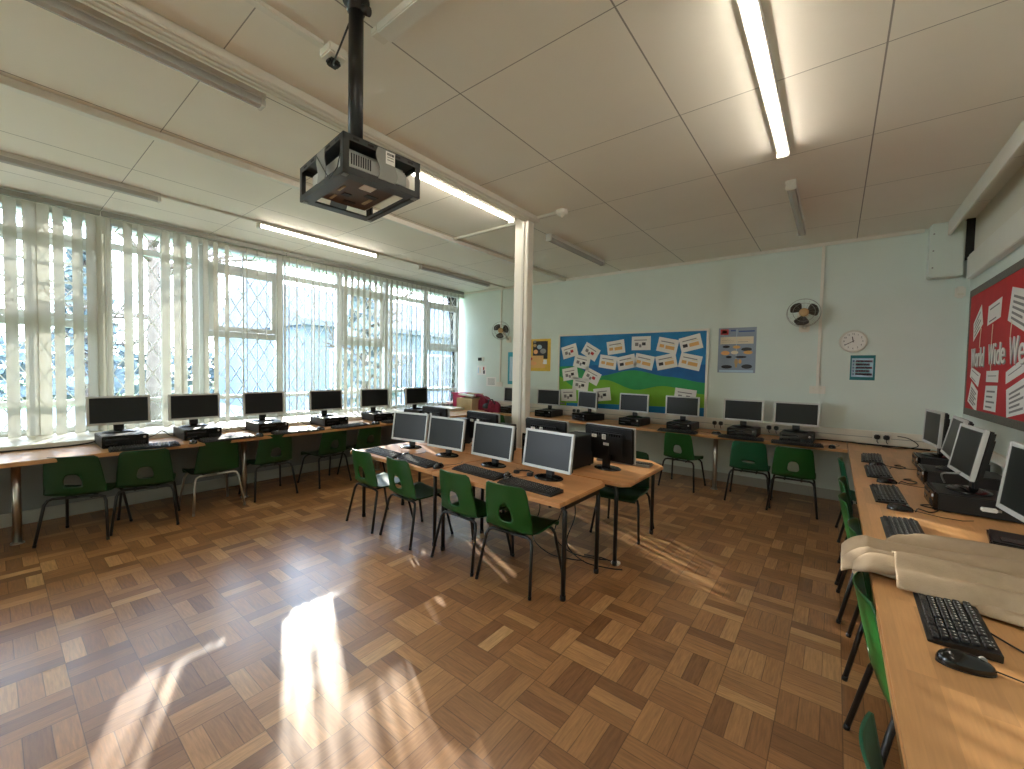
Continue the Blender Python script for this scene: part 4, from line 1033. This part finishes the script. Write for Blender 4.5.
# ------------------------------------------------------------------ red board on the right wall
Y0, Y1, Z0, Z1 = 3.1, 5.63, 1.04, 2.175
o = thing('noticeboard', 'red display board with grey border on right wall', 'noticeboard', (XR, (Y0+Y1)/2, (Z0+Z1)/2))
a, b = (Y1-Y0)/2, (Z1-Z0)/2
MB().box((-.014, -a, -b), (-.001, a, b), M['red']).build('backing', o)
f = MB()
for y0, y1, z0, z1 in ((-a, a, b-.06, b), (-a, a, -b, -b+.06), (-a, -a+.03, -b, b), (a-.03, a, -b, b)): f.box((-.018, y0, z0), (-.0141, y1, z1), M['border'])
f.build('border_strip', o)
def wallq(name, quad, label, cat, group, marks=4, bold=False):
    """quad = corners (y,z) on the right wall TL,TR,BR,BL"""
    cy = sum(p[0] for p in quad)/4; cz = sum(p[1] for p in quad)/4
    o = thing(name, label, cat, (XR-.014, cy, cz), 0, group)
    FR = Matrix(((0, 0, -1, 0), (1, 0, 0, 0), (0, 1, 0, 0), (0, 0, 0, 1)))
    MB().prism([(p[0]-cy, p[1]-cz) for p in quad], 0, .0014, M['paper'], 0, FR).build('sheet', o)
    q = MB(); tl, tr, br, bl_ = [Vector((p[0]-cy, p[1]-cz)) for p in quad]
    for k in range(marks):
        v0 = .2+.62*k/max(1, marks-1 if marks > 1 else 1) if marks > 1 else .42; v1 = v0+.07
        u1 = .85 if k % 2 == 0 else .68
        def P(u, v): return (tl*(1-u)+tr*u)*(1-v)+(bl_*(1-u)+br*u)*v
        q.prism([tuple(P(.15, v0)), tuple(P(u1, v0)), tuple(P(u1, v1)), tuple(P(.15, v1))], .0014, .002, M['ink'], 0, FR)
    q.build('print', o)
g_ = 'sheets on the red display board'
wallq('paper_sheet', [(5.46, 1.86), (5.23, 2.00), (5.16, 1.83), (5.44, 1.70)], 'small white sheet at top left of the red board, tilted', 'paper', g_, 4)
wallq('paper_sheet', [(5.02, 1.955), (4.68, 1.985), (4.69, 1.835), (5.03, 1.80)], 'small white sheet at top of the red board, above the word Wide', 'paper', g_, 2)
wallq('paper_sheet', [(4.46, 2.02), (4.06, 1.93), (4.10, 1.66), (4.52, 1.79)], 'large white sheet at top right of the red board in view', 'paper', g_, 5)
wallq('paper_sheet', [(5.45, 1.475), (5.14, 1.41), (5.20, 1.30), (5.48, 1.385)], 'small white sheet below the word World on the red board', 'paper', g_, 2)
wallq('paper_sheet', [(4.97, 1.432), (4.66, 1.435), (4.66, 1.345), (4.97, 1.345)], 'small white sheet below the word Wide on the red board', 'paper', g_, 1)
wallq('paper_sheet', [(4.49, 1.42), (4.12, 1.52), (4.12, 1.42), (4.48, 1.335)], 'small tilted white sheet below the word Web', 'paper', g_, 1)
wallq('paper_sheet', [(5.42, 1.345), (5.20, 1.265), (5.21, 1.085), (5.52, 1.165)], 'tall white sheet at bottom left of the red board', 'paper', g_, 6)
wallq('paper_sheet', [(4.97, 1.315), (4.67, 1.32), (4.68, 1.12), (5.00, 1.12)], 'tall white sheet at bottom of the red board, below small straight sheet', 'paper', g_, 4)
wallq('paper_sheet', [(4.46, 1.295), (4.05, 1.40), (4.05, 1.16), (4.42, 1.10)], 'large white sheet at bottom right of the red board in view', 'paper', g_, 5)
# cut-out letters reading World Wide Web (right wall: text runs towards -Y)
def letters(word, yl, yr, z0, z1, nth):
    wds = {'W': 1.5, 'o': 1.0, 'r': .75, 'l': .5, 'd': 1.0, 'i': .5, 'e': 1.0, 'b': 1.0}
    tot = sum(wds[c] for c in word); y = yl
    for k, c in enumerate(word):
        wd = (yl-yr)*wds[c]/tot; yc = y-wd/2; y -= wd
        tall = c in 'Wldib'; zc1 = z1 if tall else z0+(z1-z0)*.72
        b2 = text_bm(c, .2, .002)
        xs = [v.co.x for v in b2.verts]; ys = [v.co.y for v in b2.verts]; sx = (wd*.86)/(max(xs)-min(xs)); sy = (zc1-z0)/(max(ys)-min(ys))
        if c in 'li': sx *= .7
        cx_, cy_ = (max(xs)+min(xs))/2, (max(ys)+min(ys))/2
        loc = (XR-.014, yc, (z0+zc1)/2)
        o = thing('cutout_letter', 'white cut-out letter %s, %s letter of the word %s on red board' % (c, ['first', 'second', 'third', 'fourth', 'fifth'][k], word), 'letter', loc, 0, 'cut-out letters on the red board')
        MX = Matrix(((0, 0, -1, 0), (-1, 0, 0, 0), (0, 1, 0, 0), (0, 0, 0, 1)))
        sh = b2.copy()
        m1 = MB(); m1.add(b2, M['paper'], MX @ T(0, 0, .004) @ Matrix.Diagonal((sx, sy, 1, 1)) @ T(-cx_, -cy_, 0)); m1.build('letter_face', o)
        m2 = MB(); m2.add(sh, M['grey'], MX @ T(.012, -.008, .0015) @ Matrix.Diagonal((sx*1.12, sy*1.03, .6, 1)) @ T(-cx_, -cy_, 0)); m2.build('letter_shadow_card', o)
letters('World', 5.47, 5.06, 1.475, 1.635, 0)
letters('Wide', 4.95, 4.52, 1.485, 1.645, 1)
letters('Web', 4.45, 3.98, 1.475, 1.665, 2)
for (ya, za, yb_, zb_), lab in (((5.20, 1.80, 5.22, 1.63), 'under the top left sheet'), ((4.87, 1.80, 4.88, 1.64), 'under the top middle sheet'), ((4.42, 1.79, 4.44, 1.66), 'under the large top right sheet'), ((4.86, 1.49, 4.86, 1.435), 'between the word Wide and the sheet below')):
    tag(MB().tube([(XR-.0155, ya, za), (XR-.016, (ya+yb_)/2+.004, (za+zb_)/2), (XR-.0155, yb_, zb_)], .0028, M['cream_print'], 5).build('thread'), 'pale thread pinned on red board %s' % lab, 'thread', 'threads on the red board')

# ------------------------------------------------------------------ bags and box in the back left corner
o = thing('pink_box', 'pink plastic storage box in back left corner', 'box', (-5.42, 5.42, BZ))
q = MB(); q.prism([(-.13, -.12), (.13, -.12), (.13, .12), (-.13, .12)], 0, .26, M['pink'], .02); q.build('box_body', o)
MB().box((-.145, -.135, .245), (.145, .135, .275), M['pink'], .008).build('rim', o)
o = thing('cardboard_box', 'small brown cardboard box between pink box and crimson bag', 'box', (-5.09, 5.25, BZ), .08)
MB().box((-.17, -.12, 0), (.17, .12, .20), M['card'], .004).build('box_body', o)
fl = MB(); fl.box((-.17, -.26, .197), (.17, -.12, .2), M['card'], 0, T(0, -.12, .2) @ RX(-.9) @ T(0, .12, -.2)); fl = MB(); fl.box((-.17, .0, 0), (.17, .12, .003), M['card'], 0, T(0, .12, .2) @ RX(.7)); fl.build('flap', o)
o = thing('paper_stack', 'pale sloping folder lying across the cardboard box', 'folder', (-5.09, 5.27, BZ+.201), .3)
MB().box((-.18, -.10, .0), (.10, .12, .022), M['paper'], .004, RY(.12) @ T(0, 0, .03)).build('folder_cover', o)
o = thing('crimson_coat', 'crimson coat heaped on top of box beside crimson bag', 'coat', (-4.85, 5.42, BZ))
def heap(u, v, cx_=0, rx_=.20, ry_=.14, hz_=.26, sd=1):
    th = u*2*PI; r_ = math.sin(v*PI/2); n_ = 1+.12*math.sin(5*th+sd)+.08*math.sin(9*th*1+3*v+sd)
    return Vector((cx_+rx_*r_*n_*math.cos(th), ry_*r_*n_*math.sin(th), hz_*math.cos(v*PI/2)**.6*(1+.10*math.sin(7*th+4*v))))
MB().grid(lambda u, v: heap(u, v, 0, .16, .11, .22), 40, 10, M['crimson']).build('fabric', o)
sl = MB(); sl.tube([(-.22, -.03, .235), (-.12, -.05, .25), (.0, -.07, .24), (.08, -.10, .17), (.10, -.12, .07)], .030, M['crimson'], 10); sl.build('sleeve', o)
o = thing('crimson_bag', 'crimson and dark school bag at left end of back bench', 'bag', (-4.50, 5.24, BZ))
MB().grid(lambda u, v: heap(u, v, 0, .15, .10, .17, 3), 40, 10, M['crimson']).build('bag_body', o)
hd = MB(); hd.tube([(-.09, -.03, .13), (-.06, -.05, .20), (.02, -.05, .21), (.07, -.04, .13)], .012, M['black'], 8); hd.build('handle', o)
pk = MB(); pk.grid(lambda u, v: Vector((-.08+.0, -.07, .06))+heap(u, v, 0, .07, .06, .08, 2), 20, 6, M['black2']); pk.build('pocket', o)
o = thing('cable_heap', 'heap of black cables and headphones left of column on back bench', 'cables', (-4.40, 5.50, BZ))
for k in range(7):
    q = MB(); cx_ = -.02+.045*k-.15; q.tube([(cx_+.05*math.cos(t/14*2*PI), -.06+.05*math.sin(t/14*2*PI)+.02*k % .05, .02+.05*abs(math.sin(t/14*PI+k))) for t in range(15)], .009, M['black'], 7, False); q.build('coil', o)

# ------------------------------------------------------------------ beige coat over the right bench
o = thing('beige_coat', 'beige wool coat folded and draped across the right bench', 'coat', (.45, 2.1, BZ))
OX, OY = .45, 2.1
def lerp(tab, x):
    for (a, fa), (b, fb) in zip(tab, tab[1:]):
        if x <= b: 
            t = max(0, min(1, (x-a)/(b-a))); t = t*t*(3-2*t); return fa+(fb-fa)*t
    return tab[-1][1]
FAR = [(.04, 2.13), (.12, 2.20), (.24, 2.33), (.36, 2.46), (.55, 2.46), (.94, 2.42)]
NEAR = [(.04, 2.03), (.12, 1.98), (.30, 1.93), (.94, 1.86)]
def coat_fn(u, v):
    x = .045+u*.89; n_, f_ = lerp(NEAR, x), lerp(FAR, x); y = n_+(f_-n_)*v
    env = (min(1, v/.10)*min(1, (1-v)/.08))**.5 if 0 < v < 1 else 0
    w = (y-1.92-.10*x)/.50
    rid = abs(math.sin(PI*(3.1*w+.10+.10*math.sin(4.5*x+.6))))**.75
    h = .014+.058*rid+.006*math.sin(9*x+5*w)
    z = .002+env*h
    if x < .13: z -= (.13-x)*.45-.010
    if u < .06: z -= (1-u/.06)**2*.018
    return Vector((x-OX, y-OY, z))
MB().grid(coat_fn, 70, 56, M['coat']).build('coat_body', o, solid=.007, subd=1, off=1)
def roll_fn(u, v):
    x = .075+u*.52; th = v*2*PI
    cy_ = 1.955+.055*u-.03*u*u+.008*math.sin(9*u); cz_ = .040+.016*u+.006*math.sin(7*u)
    r1 = (.052+.010*math.sin(6*u+1))*min(1, (u+.02)/.10)**.5; r2 = (.026+.004*math.sin(9*u))*min(1, (u+.02)/.10)**.5
    wv = 1+.08*math.sin(2*th+5*u)
    return Vector((x-OX, cy_+r1*wv*math.cos(th)-OY, cz_+r2*wv*math.sin(th)-max(0, .12-x)*.5))
MB().grid(roll_fn, 40, 26, M['coat']).build('sleeve', o, subd=1)
def tail_fn(u, v):
    # layer that slides over the bench edge and hangs down
    L = u*.30; y = 1.88+.14*v+.16*u+.012*math.sin(6*v+8*u)
    fold = .010*math.sin(v*11+2*u)
    if L < .20: x = .31-L; z = .012+abs(fold)*.9+.012*math.sin(PI*L/.2)
    else:
        d_ = L-.20; x = .11-.012*min(1, d_/.02)-.10*d_+fold*.6; z = .012-d_*.95+.004
    return Vector((x-OX, y-OY, z))
MB().grid(tail_fn, 34, 26, M['coat']).build('coat_tail', o, solid=.006, subd=1, off=1)
FN = [(.18, 1.855), (.34, 1.850), (.42, 1.868), (.50, 1.85), (.94, 1.77)]
def flap_fn(u, v):
    x = .185+u*.75; y0_ = lerp(FN, x); y1_ = 2.055-.02*u; y = y0_+(y1_-y0_)*v
    bul = math.sin(PI*min(1, v*1.1))**.8
    z = .014+.062*v**.75+.030*bul*(.7+.3*math.sin(7*u+1))+.014*math.sin(13*(v-.42*u)+.8)*math.sin(PI*v)-.012*math.exp(-((v-.56)/.03)**2)*.35
    if v > .9: z -= (v-.9)*.12
    return Vector((x-OX, y-OY, z))
MB().grid(flap_fn, 50, 36, M['coat']).build('front_flap', o, solid=.009, subd=1, off=1)
def lower_fn(u, v):
    x = .36+u*.58; y = 1.835-.17*u+(.10+.10*u)*v; z = .004+.030*math.sin(PI*min(1, v))**.6*(.5+.5*u)+.006*math.sin(6*u+5*v)
    return Vector((x-OX, y-OY, max(.003, z)))
MB().grid(lower_fn, 36, 16, M['coat']).build('under_layer', o, solid=.006, subd=1, off=1)
bt = MB(); bt.lathe([(0, .006), (.011, .005), (.012, 0), (0, 0)], M['coat_lining'], 14, T(.30, -.27, .045) @ RX(.5)); bt.build('button', o)

# ------------------------------------------------------------------ outdoors
tag(MB().box((-60, -40, -.75), (XL-.35, 60, -.65), M['grass']).build('lawn'), 'green lawn outside the windows', 'grass', None, 'stuff')
struct(MB().box((-26, -40, -.66), (-15.5, 60, -.64), M['tarmac']).build('road'), 'pale tarmac yard outside the windows', 'ground')
# long building seen through the middle windows
o = thing('school_building', 'pale low school building across the yard', 'building', (-21, 12.5, -.65))
q = MB(); q.box((-5, -5.0, 0), (5, 9, 3.6), M['render']); q.box((4.99, -4.99, 0), (5.03, 9, .8), M['brick']); q.build('wall', o)
q = MB(); q.prism([(-5.6, 3.55), (5.6, 3.55), (5.6, 3.75), (0, 5.9), (-5.6, 3.75)], -5.3, 9.3, M['roof'], 0, Matrix(((1, 0, 0, 0), (0, 0, 1, 0), (0, 1, 0, 0), (0, 0, 0, 1)))); q.build('roof', o)
for k in range(5):
    f = MB(); y = -4.0+k*2.5; rect_frame(f, y, y+1.7, 1.0, 2.7, .08, 4.98, 5.06, M['frame']); f.box((4.98, y+.81, 1.08), (5.05, y+.89, 2.62), M['frame']); fo = f.build('window', o)
    MB().box((5.0, y+.08, 1.08), (5.02, y+1.62, 2.62), M['pane']).build('pane', fo)
def tree(x, y, h, label, seed, foliage=False):
    R_ = random.Random(seed); o = thing('tree', label, 'tree', (x, y, -.66), 0, 'trees outside the windows')
    tr = MB(); br = MB()
    tr.tube([(0, 0, 0), (.05, .03, h*.25), (-.04, .06, h*.5), (.02, 0, h*.75), (0, .05, h)], h*.030, M['bark'], 10, True, None, h*.006)
    def grow(p, d, L, r_, lvl):
        q = p+d*L; mid = (p+q)/2+Vector((R_.uniform(-.1, .1), R_.uniform(-.1, .1), R_.uniform(-.02, .1)))*L
        br.tube([p, mid, q], r_, M['bark'], 5, True, None, r_*.5)
        if lvl:
            for _ in range(3):
                d2 = (d+Vector((R_.uniform(-.8, .8), R_.uniform(-.8, .8), R_.uniform(-.25, .6)))).normalized(); grow(p+(q-p)*R_.uniform(.4, 1), d2, L*R_.uniform(.5, .75), r_*.55, lvl-1)
    for k in range(9):
        a_ = R_.uniform(0, 2*PI); z = h*R_.uniform(.3, .92)
        grow(Vector((0, 0, z)), Vector((math.cos(a_), math.sin(a_), R_.uniform(.15, .7))).normalized(), h*R_.uniform(.16, .3), h*.010, 3)
    tr.build('trunk', o); br.build('branches', o)
    if foliage:
        lf = MB()
        for k in range(420):
            a_ = R_.uniform(0, 2*PI); z = h*R_.uniform(.12, 1); rr = h*.30*(1.05-z/h)*R_.uniform(.3, 1)+.1
            c_ = Vector((rr*math.cos(a_), rr*math.sin(a_), z)); s_ = h*.035
            n1 = Vector((R_.uniform(-1, 1), R_.uniform(-1, 1), R_.uniform(-1, 1))).normalized(); n2 = n1.orthogonal().normalized(); n3 = n1.cross(n2)
            b2 = bmesh.new(); b2.faces.new([b2.verts.new(c_+n2*s_*a1+n3*s_*a2) for a1, a2 in ((-1, -.4), (0, -1), (1, .3), (.2, 1))]); lf.add(b2, M['leaf'])
        lf.build('foliage', o)
tree(-11.0, 2.1, 6.5, 'bare branched tree behind the first window bay with gaps', 1)
tree(-13.0, -3.0, 7.0, 'bare branched tree seen through the left blind', 2)
tree(-22.5, 2.3, 6.5, 'leafy evergreen tree left of the school building', 4, True)
tree(-11.2, 7.0, 4.4, 'leafy evergreen tree added in front of the school building to block sun', 8, True)  # tree added to keep sun from the far windows off the floor
tree(-10.5, 14.5, 6.5, 'leafy evergreen tree close to the farthest windows', 5, True)
tree(-26, -4.5, 9.5, 'evergreen tree at far left beyond the yard', 6, True)
hd = MB(); R_ = random.Random(9)
for k in range(2600):
    c_ = Vector((R_.uniform(-29.5, -28), R_.uniform(-18, 12), R_.uniform(-.6, 2.0+.3*math.sin(k)))); s_ = .22
    n1 = Vector((R_.uniform(-1, 1), R_.uniform(-1, 1), R_.uniform(-1, 1))).normalized(); n2 = n1.orthogonal().normalized(); n3 = n1.cross(n2)
    b2 = bmesh.new(); b2.faces.new([b2.verts.new(c_+n2*s_*a1+n3*s_*a2) for a1, a2 in ((-1, -.4), (0, -1), (1, .3), (.2, 1))]); hd.add(b2, M['leaf'])
tag(hd.build('hedge'), 'long dark hedge far beyond the yard', 'hedge', None, 'stuff')

# ------------------------------------------------------------------ light
wd = bpy.data.worlds.new('sky'); S.world = wd; wd.use_nodes = True
nt = wd.node_tree; bg = nt.nodes['Background']
tc = nt.nodes.new('ShaderNodeTexCoord'); sx = nt.nodes.new('ShaderNodeSeparateXYZ'); nt.links.new(tc.outputs['Generated'], sx.inputs[0])
rp = nt.nodes.new('ShaderNodeValToRGB'); rp.color_ramp.elements[0].position = 0; rp.color_ramp.elements[0].color = (.86, .92, 1.0, 1)
rp.color_ramp.elements[1].position = .8; rp.color_ramp.elements[1].color = (.50, .68, 1.0, 1)
nt.links.new(sx.outputs[2], rp.inputs['Fac']); nt.links.new(rp.outputs['Color'], bg.inputs['Color']); bg.inputs['Strength'].default_value = 8.2
sun = bpy.data.lights.new('sun', 'SUN'); sun.energy = 6; sun.angle = .0095; sun.color = (1.0, .90, .76)
so = bpy.data.objects.new('sun', sun); COL.objects.link(so)
az = Vector((-.918, .395)); el = math.radians(16.2)
d = Vector((az.x*math.cos(el), az.y*math.cos(el), math.sin(el)))
so.rotation_euler = d.to_track_quat('Z', 'Y').to_euler(); so.location = d*20
for i in range(len(bays)-1):
    if i % 2: continue
    pa = bpy.data.lights.new('window_portal', 'AREA'); pa.shape = 'RECTANGLE'; pa.size = 2.0; pa.size_y = bays[i+2]-bays[i]; pa.cycles.is_portal = True
    po = bpy.data.objects.new('window_portal', pa); COL.objects.link(po); po.location = (XL-.12, (bays[i]+bays[i+2])/2, 1.73); po.rotation_euler = (0, -PI/2, 0)

# ------------------------------------------------------------------ camera
F, ya, pi_, ro = 411.97, -.66503, -.03613, .01947
f = Vector((math.sin(ya)*math.cos(pi_), math.cos(ya)*math.cos(pi_), math.sin(pi_)))
r0 = Vector((math.cos(ya), -math.sin(ya), 0)); u0 = r0.cross(f)
r = r0*math.cos(ro)+u0*math.sin(ro); u = -r0*math.sin(ro)+u0*math.cos(ro)
cam = bpy.data.cameras.new('camera'); co = bpy.data.objects.new('camera', cam); COL.objects.link(co)
cam.sensor_fit = 'HORIZONTAL'; cam.sensor_width = 36; cam.lens = F/1024*36; cam.clip_start = .02; cam.clip_end = 300
mx = Matrix((r, u, -f)).transposed().to_4x4(); mx.translation = (0, 0, 1.37); co.matrix_world = mx
S.camera = co
S.view_settings.view_transform = 'Standard'; S.view_settings.look = 'None'; S.view_settings.gamma = 1; S.view_settings.exposure = 1.12
S.view_settings.use_curve_mapping = False
S.cycles.use_denoising = True
S.cycles.max_bounces = 10; S.cycles.diffuse_bounces = 6; S.cycles.transparent_max_bounces = 24
S.cycles.sample_clamp_indirect = 6
